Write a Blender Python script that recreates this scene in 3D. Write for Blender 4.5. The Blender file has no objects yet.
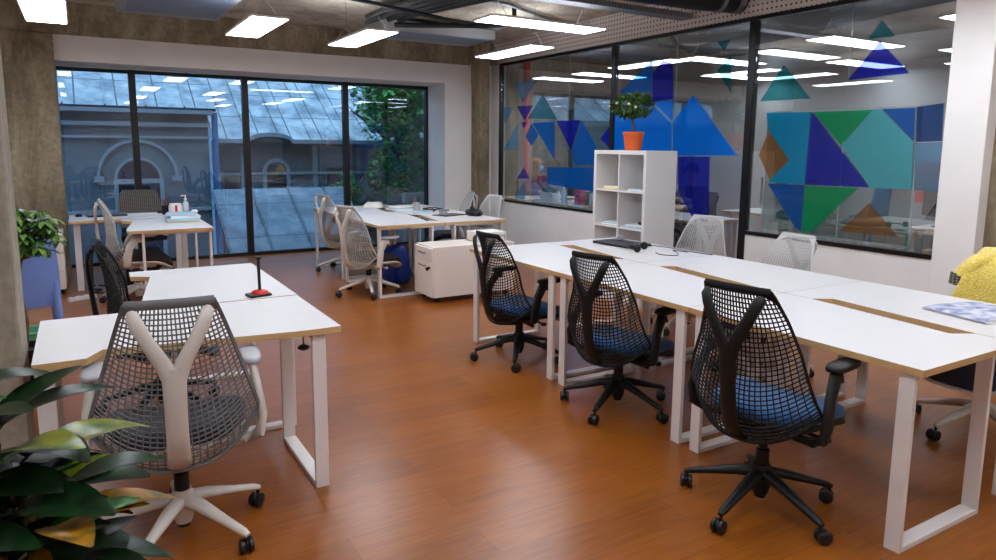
import bpy, bmesh, math, random
from math import sin, cos, pi, radians, sqrt, atan2
from mathutils import Vector, Matrix
random.seed(11)
scene = bpy.context.scene
COL = scene.collection

# ------------------------------------------------------------------ materials
def new_mat(name):
    m = bpy.data.materials.new(name); m.use_nodes = True
    nt = m.node_tree; nt.nodes.clear()
    out = nt.nodes.new('ShaderNodeOutputMaterial')
    return m, nt, out

def lin(c):
    def f(v):
        v /= 255.0
        return v/12.92 if v <= .04045 else ((v+.055)/1.055)**2.4
    return (f(c[0]), f(c[1]), f(c[2]), 1)

def pbr(name, rgb, rough=.5, metal=0.0, var=0.0, scale=8.0, rgb2=None, bump=0.0, bscale=40.0, stretch=(1, 1, 1), spec=.5, coat=0.0, sheen=0.0):
    m, nt, out = new_mat(name)
    b = nt.nodes.new('ShaderNodeBsdfPrincipled')
    nt.links.new(b.outputs[0], out.inputs[0])
    b.inputs['Roughness'].default_value = rough
    b.inputs['Metallic'].default_value = metal
    b.inputs['Specular IOR Level'].default_value = spec
    b.inputs['Coat Weight'].default_value = coat
    b.inputs['Sheen Weight'].default_value = sheen
    c1 = lin(rgb)
    tc = nt.nodes.new('ShaderNodeTexCoord'); mp = nt.nodes.new('ShaderNodeMapping')
    mp.inputs['Scale'].default_value = stretch
    nt.links.new(tc.outputs['Object'], mp.inputs[0])
    if rgb2 is None:
        k = 1-.35 if var else 1
        c2 = tuple(v*(1-var) for v in c1[:3]) + (1,)
    else:
        c2 = lin(rgb2)
    n = nt.nodes.new('ShaderNodeTexNoise'); n.inputs['Scale'].default_value = scale; n.inputs['Detail'].default_value = 5
    nt.links.new(mp.outputs[0], n.inputs['Vector'])
    r = nt.nodes.new('ShaderNodeValToRGB')
    r.color_ramp.elements[0].position = .35; r.color_ramp.elements[0].color = c1
    r.color_ramp.elements[1].position = .68; r.color_ramp.elements[1].color = c2
    nt.links.new(n.outputs[0], r.inputs[0]); nt.links.new(r.outputs[0], b.inputs['Base Color'])
    if bump:
        n2 = nt.nodes.new('ShaderNodeTexNoise'); n2.inputs['Scale'].default_value = bscale; n2.inputs['Detail'].default_value = 4
        nt.links.new(mp.outputs[0], n2.inputs['Vector'])
        bp = nt.nodes.new('ShaderNodeBump'); bp.inputs['Strength'].default_value = bump; bp.inputs['Distance'].default_value = .01
        nt.links.new(n2.outputs[0], bp.inputs['Height']); nt.links.new(bp.outputs[0], b.inputs['Normal'])
    return m

def emit(name, rgb, strength):
    m, nt, out = new_mat(name)
    e = nt.nodes.new('ShaderNodeEmission'); e.inputs[0].default_value = lin(rgb); e.inputs[1].default_value = strength
    nt.links.new(e.outputs[0], out.inputs[0]); return m

def two_sided_fresnel(nt, ior):
    """same reflectance whether the ray meets the front or the back of the sheet"""
    f = nt.nodes.new('ShaderNodeFresnel'); g = nt.nodes.new('ShaderNodeNewGeometry')
    m = nt.nodes.new('ShaderNodeMath'); m.operation = 'MULTIPLY_ADD'; m.inputs[1].default_value = 1/ior-ior; m.inputs[2].default_value = ior
    nt.links.new(g.outputs['Backfacing'], m.inputs[0]); nt.links.new(m.outputs[0], f.inputs[0]); return f
def glass(name, tint=(255, 255, 255), ior=1.5, base=.04, scale=1.0, rough=0.0):
    """pane seen through both its faces: clear transmission plus a mirror part that grows at grazing angles"""
    m, nt, out = new_mat(name)
    t = nt.nodes.new('ShaderNodeBsdfTransparent'); t.inputs[0].default_value = lin(tint)
    g = nt.nodes.new('ShaderNodeBsdfGlossy'); g.inputs['Roughness'].default_value = rough
    f = two_sided_fresnel(nt, ior)
    mu = nt.nodes.new('ShaderNodeMath'); mu.operation = 'MULTIPLY_ADD'; mu.inputs[1].default_value = scale; mu.inputs[2].default_value = base; mu.use_clamp = True
    mix = nt.nodes.new('ShaderNodeMixShader')
    nt.links.new(f.outputs[0], mu.inputs[0]); nt.links.new(mu.outputs[0], mix.inputs[0])
    nt.links.new(t.outputs[0], mix.inputs[1]); nt.links.new(g.outputs[0], mix.inputs[2]); nt.links.new(mix.outputs[0], out.inputs[0])
    return m

def film(name, rgb, opacity=.5, tint=None, frost=0.0):
    """coloured translucent vinyl"""
    m, nt, out = new_mat(name)
    t = nt.nodes.new('ShaderNodeBsdfTransparent'); t.inputs[0].default_value = lin(tint or rgb)
    d = nt.nodes.new('ShaderNodeBsdfDiffuse'); d.inputs[0].default_value = lin(rgb)
    tl = nt.nodes.new('ShaderNodeBsdfTranslucent'); tl.inputs[0].default_value = lin(rgb)
    m1 = nt.nodes.new('ShaderNodeMixShader'); m1.inputs[0].default_value = .5
    m2 = nt.nodes.new('ShaderNodeMixShader'); m2.inputs[0].default_value = opacity
    nt.links.new(d.outputs[0], m1.inputs[1]); nt.links.new(tl.outputs[0], m1.inputs[2])
    nt.links.new(t.outputs[0], m2.inputs[1]); nt.links.new(m1.outputs[0], m2.inputs[2])
    g = nt.nodes.new('ShaderNodeBsdfGlossy'); g.inputs['Roughness'].default_value = .0
    f = two_sided_fresnel(nt, 1.5)
    m3 = nt.nodes.new('ShaderNodeMixShader'); nt.links.new(f.outputs[0], m3.inputs[0]); nt.links.new(m2.outputs[0], m3.inputs[1]); nt.links.new(g.outputs[0], m3.inputs[2])
    nt.links.new(m3.outputs[0], out.inputs[0]); return m

def floor_mat():
    m, nt, out = new_mat('cherry laminate planks')
    b = nt.nodes.new('ShaderNodeBsdfPrincipled'); nt.links.new(b.outputs[0], out.inputs[0])
    tc = nt.nodes.new('ShaderNodeTexCoord')
    br = nt.nodes.new('ShaderNodeTexBrick')
    br.inputs['Scale'].default_value = 1; br.inputs['Brick Width'].default_value = 1.28; br.inputs['Row Height'].default_value = .19
    br.inputs['Mortar Size'].default_value = .0012; br.inputs['Mortar Smooth'].default_value = .2; br.offset = .37
    br.inputs['Color1'].default_value = (.0, .0, .0, 1); br.inputs['Color2'].default_value = (1, 1, 1, 1); br.inputs['Mortar'].default_value = (.3, .3, .3, 1)
    nt.links.new(tc.outputs['Object'], br.inputs['Vector'])
    mp = nt.nodes.new('ShaderNodeMapping'); mp.inputs['Scale'].default_value = (1.2, 14, 1); nt.links.new(tc.outputs['Object'], mp.inputs[0])
    n = nt.nodes.new('ShaderNodeTexNoise'); n.inputs['Scale'].default_value = 3; n.inputs['Detail'].default_value = 8; n.inputs['Roughness'].default_value = .6; n.inputs['Distortion'].default_value = .8
    nt.links.new(mp.outputs[0], n.inputs['Vector'])
    mx = nt.nodes.new('ShaderNodeMix'); mx.data_type = 'FLOAT'; mx.inputs[0].default_value = .17
    nt.links.new(n.outputs[0], mx.inputs[2]); nt.links.new(br.outputs[0], mx.inputs[3])
    r = nt.nodes.new('ShaderNodeValToRGB')
    r.color_ramp.elements[0].position = .22; r.color_ramp.elements[0].color = lin((116, 60, 12))
    r.color_ramp.elements[1].position = .8; r.color_ramp.elements[1].color = lin((168, 97, 30))
    nt.links.new(mx.outputs[0], r.inputs[0])
    mm = nt.nodes.new('ShaderNodeMix'); mm.data_type = 'RGBA'; mm.blend_type = 'MULTIPLY'
    mm.inputs[7].default_value = (.45, .4, .38, 1)
    nt.links.new(br.outputs['Fac'], mm.inputs[0]); nt.links.new(r.outputs[0], mm.inputs[6])
    nt.links.new(mm.outputs[2], b.inputs['Base Color'])
    b.inputs['Roughness'].default_value = .29; b.inputs['Specular IOR Level'].default_value = .55
    return m

def concrete(name, a, b_, c, sc=1.5):
    m, nt, out = new_mat(name)
    b = nt.nodes.new('ShaderNodeBsdfPrincipled'); nt.links.new(b.outputs[0], out.inputs[0]); b.inputs['Roughness'].default_value = .85
    tc = nt.nodes.new('ShaderNodeTexCoord')
    mp = nt.nodes.new('ShaderNodeMapping'); mp.inputs['Scale'].default_value = (1, 1, .35); nt.links.new(tc.outputs['Object'], mp.inputs[0])
    n = nt.nodes.new('ShaderNodeTexNoise'); n.inputs['Scale'].default_value = sc*2; n.inputs['Detail'].default_value = 10; n.inputs['Roughness'].default_value = .68; n.inputs['Distortion'].default_value = .6
    nt.links.new(mp.outputs[0], n.inputs['Vector'])
    r = nt.nodes.new('ShaderNodeValToRGB')
    r.color_ramp.elements[0].position = .3; r.color_ramp.elements[0].color = lin(a)
    r.color_ramp.elements[1].position = .72; r.color_ramp.elements[1].color = lin(c)
    e = r.color_ramp.elements.new(.5); e.color = lin(b_)
    nt.links.new(n.outputs[0], r.inputs[0])
    n2 = nt.nodes.new('ShaderNodeTexNoise'); n2.inputs['Scale'].default_value = 22; n2.inputs['Detail'].default_value = 6
    nt.links.new(tc.outputs['Object'], n2.inputs['Vector'])
    mx = nt.nodes.new('ShaderNodeMix'); mx.data_type = 'RGBA'; mx.blend_type = 'OVERLAY'; mx.inputs[0].default_value = .45
    nt.links.new(r.outputs[0], mx.inputs[6]); nt.links.new(n2.outputs[0], mx.inputs[7]); nt.links.new(mx.outputs[2], b.inputs['Base Color'])
    bp = nt.nodes.new('ShaderNodeBump'); bp.inputs['Strength'].default_value = .35; bp.inputs['Distance'].default_value = .01
    nt.links.new(n2.outputs[0], bp.inputs['Height']); nt.links.new(bp.outputs[0], b.inputs['Normal'])
    return m

def grid_mat(name, rgb, dark, axes, cell, kind='dots', rough=.7, rad=.3, metal=0.0, stain=None):
    """holes (dots) or seams (lines) repeating on a surface; axes = the two object axes used"""
    m, nt, out = new_mat(name)
    b = nt.nodes.new('ShaderNodeBsdfPrincipled'); nt.links.new(b.outputs[0], out.inputs[0]); b.inputs['Roughness'].default_value = rough; b.inputs['Metallic'].default_value = metal
    tc = nt.nodes.new('ShaderNodeTexCoord'); sp = nt.nodes.new('ShaderNodeSeparateXYZ'); nt.links.new(tc.outputs['Object'], sp.inputs[0])
    def cellcoord(ax, size):
        d = nt.nodes.new('ShaderNodeMath'); d.operation = 'DIVIDE'; d.inputs[1].default_value = size; nt.links.new(sp.outputs[ax], d.inputs[0])
        f = nt.nodes.new('ShaderNodeMath'); f.operation = 'FRACT'; nt.links.new(d.outputs[0], f.inputs[0])
        s = nt.nodes.new('ShaderNodeMath'); s.operation = 'SUBTRACT'; s.inputs[1].default_value = .5; nt.links.new(f.outputs[0], s.inputs[0])
        return s
    a = cellcoord(axes[0], cell[0]); c = cellcoord(axes[1], cell[1])
    if kind == 'dots':
        cb = nt.nodes.new('ShaderNodeCombineXYZ'); nt.links.new(a.outputs[0], cb.inputs[0]); nt.links.new(c.outputs[0], cb.inputs[1])
        ln = nt.nodes.new('ShaderNodeVectorMath'); ln.operation = 'LENGTH'; nt.links.new(cb.outputs[0], ln.inputs[0])
        lt = nt.nodes.new('ShaderNodeMath'); lt.operation = 'LESS_THAN'; lt.inputs[1].default_value = rad; nt.links.new(ln.outputs['Value'], lt.inputs[0])
    else:
        aa = nt.nodes.new('ShaderNodeMath'); aa.operation = 'ABSOLUTE'; nt.links.new(a.outputs[0], aa.inputs[0])
        cc = nt.nodes.new('ShaderNodeMath'); cc.operation = 'ABSOLUTE'; nt.links.new(c.outputs[0], cc.inputs[0])
        g1 = nt.nodes.new('ShaderNodeMath'); g1.operation = 'GREATER_THAN'; g1.inputs[1].default_value = .5-rad/cell[0]; nt.links.new(aa.outputs[0], g1.inputs[0])
        g2 = nt.nodes.new('ShaderNodeMath'); g2.operation = 'GREATER_THAN'; g2.inputs[1].default_value = .5-rad/cell[1]; nt.links.new(cc.outputs[0], g2.inputs[0])
        lt = nt.nodes.new('ShaderNodeMath'); lt.operation = 'MAXIMUM'; nt.links.new(g1.outputs[0], lt.inputs[0]); nt.links.new(g2.outputs[0], lt.inputs[1])
    n = nt.nodes.new('ShaderNodeTexNoise'); n.inputs['Scale'].default_value = 2.2; n.inputs['Detail'].default_value = 9; n.inputs['Roughness'].default_value = .65
    nt.links.new(tc.outputs['Object'], n.inputs['Vector'])
    r = nt.nodes.new('ShaderNodeValToRGB'); r.color_ramp.elements[0].position = .38; r.color_ramp.elements[1].position = .62
    r.color_ramp.elements[0].color = lin(stain or rgb); r.color_ramp.elements[1].color = lin(rgb)
    nt.links.new(n.outputs[0], r.inputs[0])
    mx = nt.nodes.new('ShaderNodeMix'); mx.data_type = 'RGBA'; mx.inputs[7].default_value = lin(dark)
    nt.links.new(lt.outputs[0], mx.inputs[0]); nt.links.new(r.outputs[0], mx.inputs[6]); nt.links.new(mx.outputs[2], b.inputs['Base Color'])
    return m

M = {}
M['floor'] = floor_mat()
M['white_wall'] = pbr('white painted plaster', (238, 234, 230), .8, var=.05, scale=3)
M['concrete'] = concrete('brown board marked concrete', (92, 82, 64), (138, 124, 100), (178, 165, 140))
M['concrete_pale'] = concrete('pale grey concrete', (120, 110, 96), (148, 138, 122), (170, 160, 146), 2.5)
M['slab'] = concrete('rough slab concrete', (128, 120, 106), (182, 172, 154), (206, 196, 180), 1.2)
M['perf'] = grid_mat('perforated plasterboard', (206, 194, 186), (50, 44, 40), (1, 2), (.05, .05), 'dots', .8, .2)
M['black_frame'] = pbr('black aluminium frame', (16, 16, 18), .35, .3)
M['brown_frame'] = pbr('dark bronze frame', (28, 22, 20), .4, .3)
M['part_glass'] = glass('partition glass', (242, 246, 247), 1.52, .135, 1.35)
M['win_glass'] = glass('window glass', (214, 228, 240), 1.52, .03, 1.0)
M['seam'] = pbr('glass joint', (170, 180, 184), .3)
M['desk_top'] = pbr('white laminate', (214, 211, 209), .38, var=.02, scale=5)
M['ply'] = pbr('birch plywood edge', (206, 168, 114), .6, var=.2, scale=14, stretch=(1, 1, 40))
M['white_metal'] = pbr('white powder coated steel', (226, 220, 215), .42, var=.02)
M['black_plastic'] = pbr('black nylon', (13, 13, 14), .45, var=.2, scale=20, spec=.35)
M['black_mesh'] = pbr('black elastomer mesh', (13, 13, 14), .55, spec=.3)
M['blue_fabric'] = pbr('blue seat fabric', (32, 96, 154), .9, var=.35, scale=120, bump=.3, bscale=300, sheen=.3)
M['navy_fabric'] = pbr('dark navy seat fabric', (36, 38, 58), .9, var=.3, scale=120, bump=.3, bscale=300, sheen=.2)
M['dark_fabric'] = pbr('dark brown seat fabric', (40, 32, 30), .9, var=.3, scale=90, bump=.2, bscale=300)
M['chair_white'] = pbr('off white chair plastic', (206, 198, 188), .4, var=.03)
M['grey_mesh'] = pbr('grey elastomer mesh', (104, 103, 103), .5)
M['pale_mesh'] = pbr('pale grey elastomer mesh', (176, 172, 166), .5)
M['white_mesh'] = pbr('white elastomer mesh', (196, 194, 192), .5)
M['pad_grey'] = pbr('grey arm pad', (168, 168, 172), .45)
M['caster'] = pbr('black caster nylon', (18, 18, 20), .35)
M['steel'] = pbr('brushed steel', (150, 150, 152), .3, .9)
M['shelf_white'] = pbr('white shelf laminate', (226, 223, 222), .45)
M['ped_white'] = pbr('warm white cabinet steel', (228, 218, 208), .4)
M['terracotta'] = pbr('orange plastic pot', (214, 92, 30), .5, var=.1)
M['soil'] = pbr('soil', (50, 36, 26), .95, var=.5, scale=60)
M['leaf_mid'] = pbr('mid green leaf', (58, 104, 36), .4, rgb2=(30, 62, 20), scale=20, var=.1)
M['leaf_light'] = pbr('light green leaf', (108, 140, 62), .4, rgb2=(70, 108, 40), scale=20)
M['leaf_dark'] = pbr('glossy dark leaf', (22, 48, 20), .3, rgb2=(13, 24, 12), scale=26, spec=.16)
M['leaf_green'] = pbr('glossy green leaf', (44, 104, 24), .3, rgb2=(20, 52, 16), scale=26, spec=.18)
M['leaf_yellow'] = pbr('green yellow variegated leaf', (138, 134, 30), .3, rgb2=(40, 84, 24), scale=24)
M['leaf_rust'] = pbr('rust yellow variegated leaf', (168, 116, 24), .32, rgb2=(70, 66, 20), scale=26)
M['leaf_purple'] = pbr('dark purple leaf', (42, 26, 22), .4, rgb2=(26, 16, 16), scale=12, spec=.3)
M['bark'] = pbr('thin bark', (110, 88, 64), .85, var=.4, scale=30)
M['blossom'] = pbr('cream blossom', (206, 196, 130), .6)
M['blue_plastic'] = pbr('lavender blue moulded plastic', (118, 146, 214), .45, var=.05)
M['mint'] = pbr('mint green plastic', (110, 176, 140), .5)
M['yellow_knit'] = pbr('yellow teddy fleece', (240, 218, 110), .95, rgb2=(222, 190, 78), scale=60, bump=1.0, bscale=90, sheen=.5)
M['paper'] = pbr('white paper', (232, 232, 230), .75, var=.04, scale=12)
M['paper_blue'] = pbr('blue tinted folder', (170, 196, 214), .6)
M['paper_yellow'] = pbr('yellow folder', (230, 206, 120), .6)
M['news'] = pbr('newsprint', (206, 208, 216), .8, rgb2=(110, 118, 160), scale=14, stretch=(1, 1.6, 1))
M['laptop'] = pbr('dark grey laptop lid', (44, 46, 52), .4, .2)
M['grey_plastic'] = pbr('grey plastic', (120, 122, 128), .4)
M['red_plastic'] = pbr('red plastic', (196, 36, 26), .35)
M['pink'] = pbr('pink card', (230, 60, 110), .6)
M['green_card'] = pbr('green card', (40, 120, 70), .6)
M['blue_bag'] = pbr('bright blue nylon', (24, 60, 150), .6, var=.2)
M['clear'] = pbr('translucent bottle', (196, 210, 216), .2)
M['cloth_white'] = pbr('crumpled white cloth', (222, 216, 208), .9, bump=.5, bscale=20)
M['duct_black'] = pbr('black foam insulation', (10, 10, 11), .6, var=.2)
M['galv'] = pbr('galvanised steel', (132, 136, 140), .4, .7, var=.2, scale=12)
M['ac_grey'] = pbr('grey enamel air unit', (158, 160, 162), .45, .2, var=.1)
M['ac_dark'] = pbr('blue grey intake grille', (116, 130, 150), .45, .1)
M['tray_perf'] = grid_mat('perforated tray', (150, 152, 154), (34, 34, 34), (0, 1), (.035, .035), 'dots', .45, .28, .5)
M['panel'] = emit('led diffuser', (236, 243, 255), 13.0)
M['uplight_fill'] = emit('added upward fill glow', (240, 244, 255), 6.0)  # added emission to lift the ceiling and upper walls
M['wire'] = pbr('steel wire', (90, 90, 92), .4, .6)
M['skin'] = pbr('skin', (214, 164, 138), .55)
M['blond'] = pbr('blond hair', (196, 140, 84), .6, var=.35, scale=30, stretch=(1, 1, .2))
M['dark_hair'] = pbr('dark hair', (30, 24, 22), .6)
M['maroon'] = pbr('maroon knit', (110, 26, 62), .9)
M['dark_top'] = pbr('dark navy cotton', (22, 26, 54), .9)
M['jeans'] = pbr('dark denim', (36, 44, 70), .9)
M['mask'] = pbr('pale blue face mask', (150, 190, 222), .8)
M['eye'] = pbr('eye', (30, 26, 24), .3)
M['lip'] = pbr('lip', (168, 96, 88), .5)
M['board_glass'] = film('frosted glass board', (120, 160, 162), .42, (196, 214, 214))
M['board_edge'] = pbr('board edge', (190, 206, 206), .3)
M['facade'] = pbr('grey blue old render', (118, 122, 124), .9, rgb2=(84, 90, 96), scale=1.4, var=.1)
M['facade_trim'] = pbr('pale moulding', (150, 154, 156), .85)
M['facade_dark'] = pbr('dark archway pane', (26, 30, 44), .3)
M['zinc'] = grid_mat('old zinc sheets', (206, 208, 204), (70, 76, 82), (0, 1), (.62, .9), 'lines', .5, .012, .0, (122, 132, 138))
M['zinc_low'] = grid_mat('weathered low zinc sheets', (140, 150, 156), (56, 62, 68), (0, 1), (.62, .9), 'lines', .5, .012, .0, (92, 104, 114))
M['pipe_blue'] = pbr('blue painted downpipe', (70, 110, 150), .5)
M['tree_leaf'] = pbr('tree leaf', (104, 176, 84), .6, rgb2=(44, 104, 48), scale=3)
M['stone'] = pbr('garden stone', (150, 142, 128), .9, var=.3, scale=5)
M['ground'] = pbr('courtyard ground', (110, 112, 110), .9, var=.3, scale=2)
M['room_wall'] = pbr('grey office wall', (164, 166, 166), .85, var=.06, scale=2)
M['room_ceiling'] = pbr('dark grey painted ceiling', (78, 78, 80), .9, var=.2, scale=3)
M['room_teal'] = pbr('teal grey cabinet front', (74, 96, 108), .6)
M['screen'] = pbr('dark screen', (14, 16, 22), .2)
FILM = {   # vinyl colour, share that scatters, colour of what shines through
 'light': ((130, 186, 230), .30, (150, 200, 240)), 'mid': ((20, 116, 214), .42, (70, 150, 235)), 'deep': ((30, 40, 205), .33, (96, 104, 240)), 'bright': ((4, 132, 255), .62, (60, 165, 255)),
 'tealdark': ((40, 120, 140), .24, (90, 170, 185)), 'teal': ((30, 140, 150), .22, (100, 190, 195)), 'cyan': ((20, 164, 216), .74, (70, 190, 225)), 'green': ((8, 168, 104), .74, (50, 190, 140)),
 'aqua': ((92, 196, 206), .72, (130, 212, 218)), 'orange': ((190, 132, 84), .3, (226, 178, 128)), 'navy': ((40, 80, 140), .34, (80, 120, 180)), 'pale': ((130, 180, 210), .32, (160, 200, 226))}
for k, (c, o, q) in FILM.items():
    M['film_'+k] = film('vinyl '+k, c, o, q)

# ------------------------------------------------------------------ mesh builder
class MB:
    def __init__(s): s.bm = bmesh.new(); s.mi = 0
    def face(s, vs, mi=None):
        try:
            f = s.bm.faces.new(vs); f.material_index = s.mi if mi is None else mi; return f
        except ValueError: return None
    def v(s, p): return s.bm.verts.new(p)
    def box(s, x0, x1, y0, y1, z0, z1, T=None):
        T = T or Matrix()
        P = [T @ Vector(p) for p in ((x0,y0,z0),(x1,y0,z0),(x1,y1,z0),(x0,y1,z0),(x0,y0,z1),(x1,y0,z1),(x1,y1,z1),(x0,y1,z1))]
        V = [s.v(p) for p in P]
        for q in ((3,2,1,0),(4,5,6,7),(0,1,5,4),(1,2,6,5),(2,3,7,6),(3,0,4,7)): s.face([V[i] for i in q])
        return s
    def prism(s, poly, z0, z1, T=None, side_mi=None):
        T = T or Matrix()
        a = [s.v(T @ Vector((x, y, z0))) for x, y in poly]; b = [s.v(T @ Vector((x, y, z1))) for x, y in poly]
        s.face(a[::-1]); s.face(b); n = len(poly)
        for i in range(n): s.face([a[i], a[(i+1) % n], b[(i+1) % n], b[i]], side_mi)
        return s
    def rings(s, R, cap0=True, cap1=True, closed=False):
        V = [[s.v(p) for p in r] for r in R]; n = len(V[0]); m = len(V)
        for i in range(m if closed else m-1):
            A, B = V[i], V[(i+1) % m]
            for j in range(n): s.face([A[j], A[(j+1) % n], B[(j+1) % n], B[j]])
        if not closed:
            if cap0: s.face(V[0][::-1])
            if cap1: s.face(V[-1])
        return s
    def tube(s, pts, r, n=8, flat=1.0, up=None, closed=False):
        """round or flattened bar through pts; r one radius or one per point"""
        pts = [Vector(p) for p in pts]; m = len(pts)
        rr = r if isinstance(r, (list, tuple)) else [r]*m
        R = []; prev = None
        for i, p in enumerate(pts):
            if closed: t = pts[(i+1) % m]-pts[i-1]
            else: t = pts[min(i+1, m-1)]-pts[max(i-1, 0)]
            t.normalize()
            if prev is None or up is not None:
                ref = Vector(up) if up is not None else (Vector((0,0,1)) if abs(t.z) < .9 else Vector((1,0,0)))
                a = t.cross(ref)
                if a.length < 1e-5: a = t.cross(Vector((1,.3,0)))
                a.normalize()
            else:
                a = prev-t*prev.dot(t)
                a.normalize()
            prev = a; b = t.cross(a)
            q = rr[i] if isinstance(rr[i], (list, tuple)) else (rr[i], rr[i]*flat)
            R.append([p+a*(q[0]*cos(2*pi*k/n))+b*(q[1]*sin(2*pi*k/n)) for k in range(n)])
        return s.rings(R, closed=closed)
    def strip(s, pts, nrm, w, th):
        """thin rectangular strand through pts; nrm = normals"""
        pts = [Vector(p) for p in pts]; m = len(pts); R = []
        for i, p in enumerate(pts):
            t = (pts[min(i+1, m-1)]-pts[max(i-1, 0)]).normalized(); nn = Vector(nrm[i]).normalized(); a = t.cross(nn).normalized()*(w/2); b = nn*(th/2)
            R.append([p-a-b, p+a-b, p+a+b, p-a+b])
        return s.rings(R)
    def lathe(s, prof, n=20, c=(0,0,0), T=None):
        T = T or Matrix(); c = Vector(c)
        return s.rings([[T @ (c+Vector((r*cos(2*pi*k/n), r*sin(2*pi*k/n), z))) for k in range(n)] for r, z in prof])
    def ball(s, c, r, T=None, nu=12, nv=8):
        r = (r, r, r) if not isinstance(r, (tuple, list)) else r; c = Vector(c); T = T or Matrix()
        R = []
        for i in range(1, nv):
            ph = pi*i/nv
            R.append([T @ (c+Vector((r[0]*sin(ph)*cos(2*pi*k/nu), r[1]*sin(ph)*sin(2*pi*k/nu), -r[2]*cos(ph)))) for k in range(nu)])
        return s.rings(R)
    def leaf(s, base, d, up, L, W, droop=.3, fold=.25, n=6, mi=None):
        """a leaf blade: mid rib curving down along d, two folded halves"""
        d = Vector(d).normalized(); up = Vector(up); side = d.cross(up).normalized(); up = side.cross(d).normalized()
        mid = []; lf = []; rt = []
        for i in range(n+1):
            t = i/n; w = W*sin(pi*min(1, t*.96+.02))**.85*(1-.25*t)
            p = Vector(base)+d*(L*t*(1-.25*droop*t))-up*(droop*L*t*t*.6)
            mid.append(s.v(p)); lf.append(s.v(p-side*w+up*w*fold)); rt.append(s.v(p+side*w+up*w*fold))
        for i in range(n):
            s.face([mid[i], mid[i+1], lf[i+1], lf[i]], mi); s.face([rt[i], rt[i+1], mid[i+1], mid[i]], mi)
        return s
    def build(s, name, mats, parent=None, smooth=True, bevel=0, angle=35, loc=None, recalc=True):
        if recalc: bmesh.ops.recalc_face_normals(s.bm, faces=s.bm.faces[:])
        me = bpy.data.meshes.new(name); s.bm.to_mesh(me); s.bm.free()
        for m in (mats if isinstance(mats, (list, tuple)) else [mats]): me.materials.append(m)
        if smooth:
            for p in me.polygons: p.use_smooth = True
            me.set_sharp_from_angle(angle=radians(angle))
        o = bpy.data.objects.new(name, me); COL.objects.link(o)
        if parent is not None: o.parent = parent
        if loc: o.location = loc
        if bevel:
            b = o.modifiers.new('bevel', 'BEVEL'); b.width = bevel; b.segments = 2; b.limit_method = 'ANGLE'; b.angle_limit = radians(50)
        return o

def tag(o, label=None, cat=None, group=None, kind=None):
    if label: o['label'] = label
    if cat: o['category'] = cat
    if group: o['group'] = group
    if kind: o['kind'] = kind
    return o
def thing(name, label, cat, loc=(0,0,0), rotz=0, group=None):
    o = bpy.data.objects.new(name, None); COL.objects.link(o); o.empty_display_size = .1
    o.location = loc; o.rotation_euler = (0, 0, rotz); return tag(o, label, cat, group)
def struct(name, mb, mats, **k):
    return tag(mb.build(name, mats, **k), kind='structure')
def copy_tree(o, parent=None):
    c = o.copy(); COL.objects.link(c)
    if parent is not None: c.parent = parent
    for ch in list(o.children): copy_tree(ch, c)
    return c
def R2(a): return Matrix.Rotation(a, 4, 'Z')
def TR(x, y, z, a=0): return Matrix.Translation((x, y, z)) @ Matrix.Rotation(a, 4, 'Z')

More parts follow.
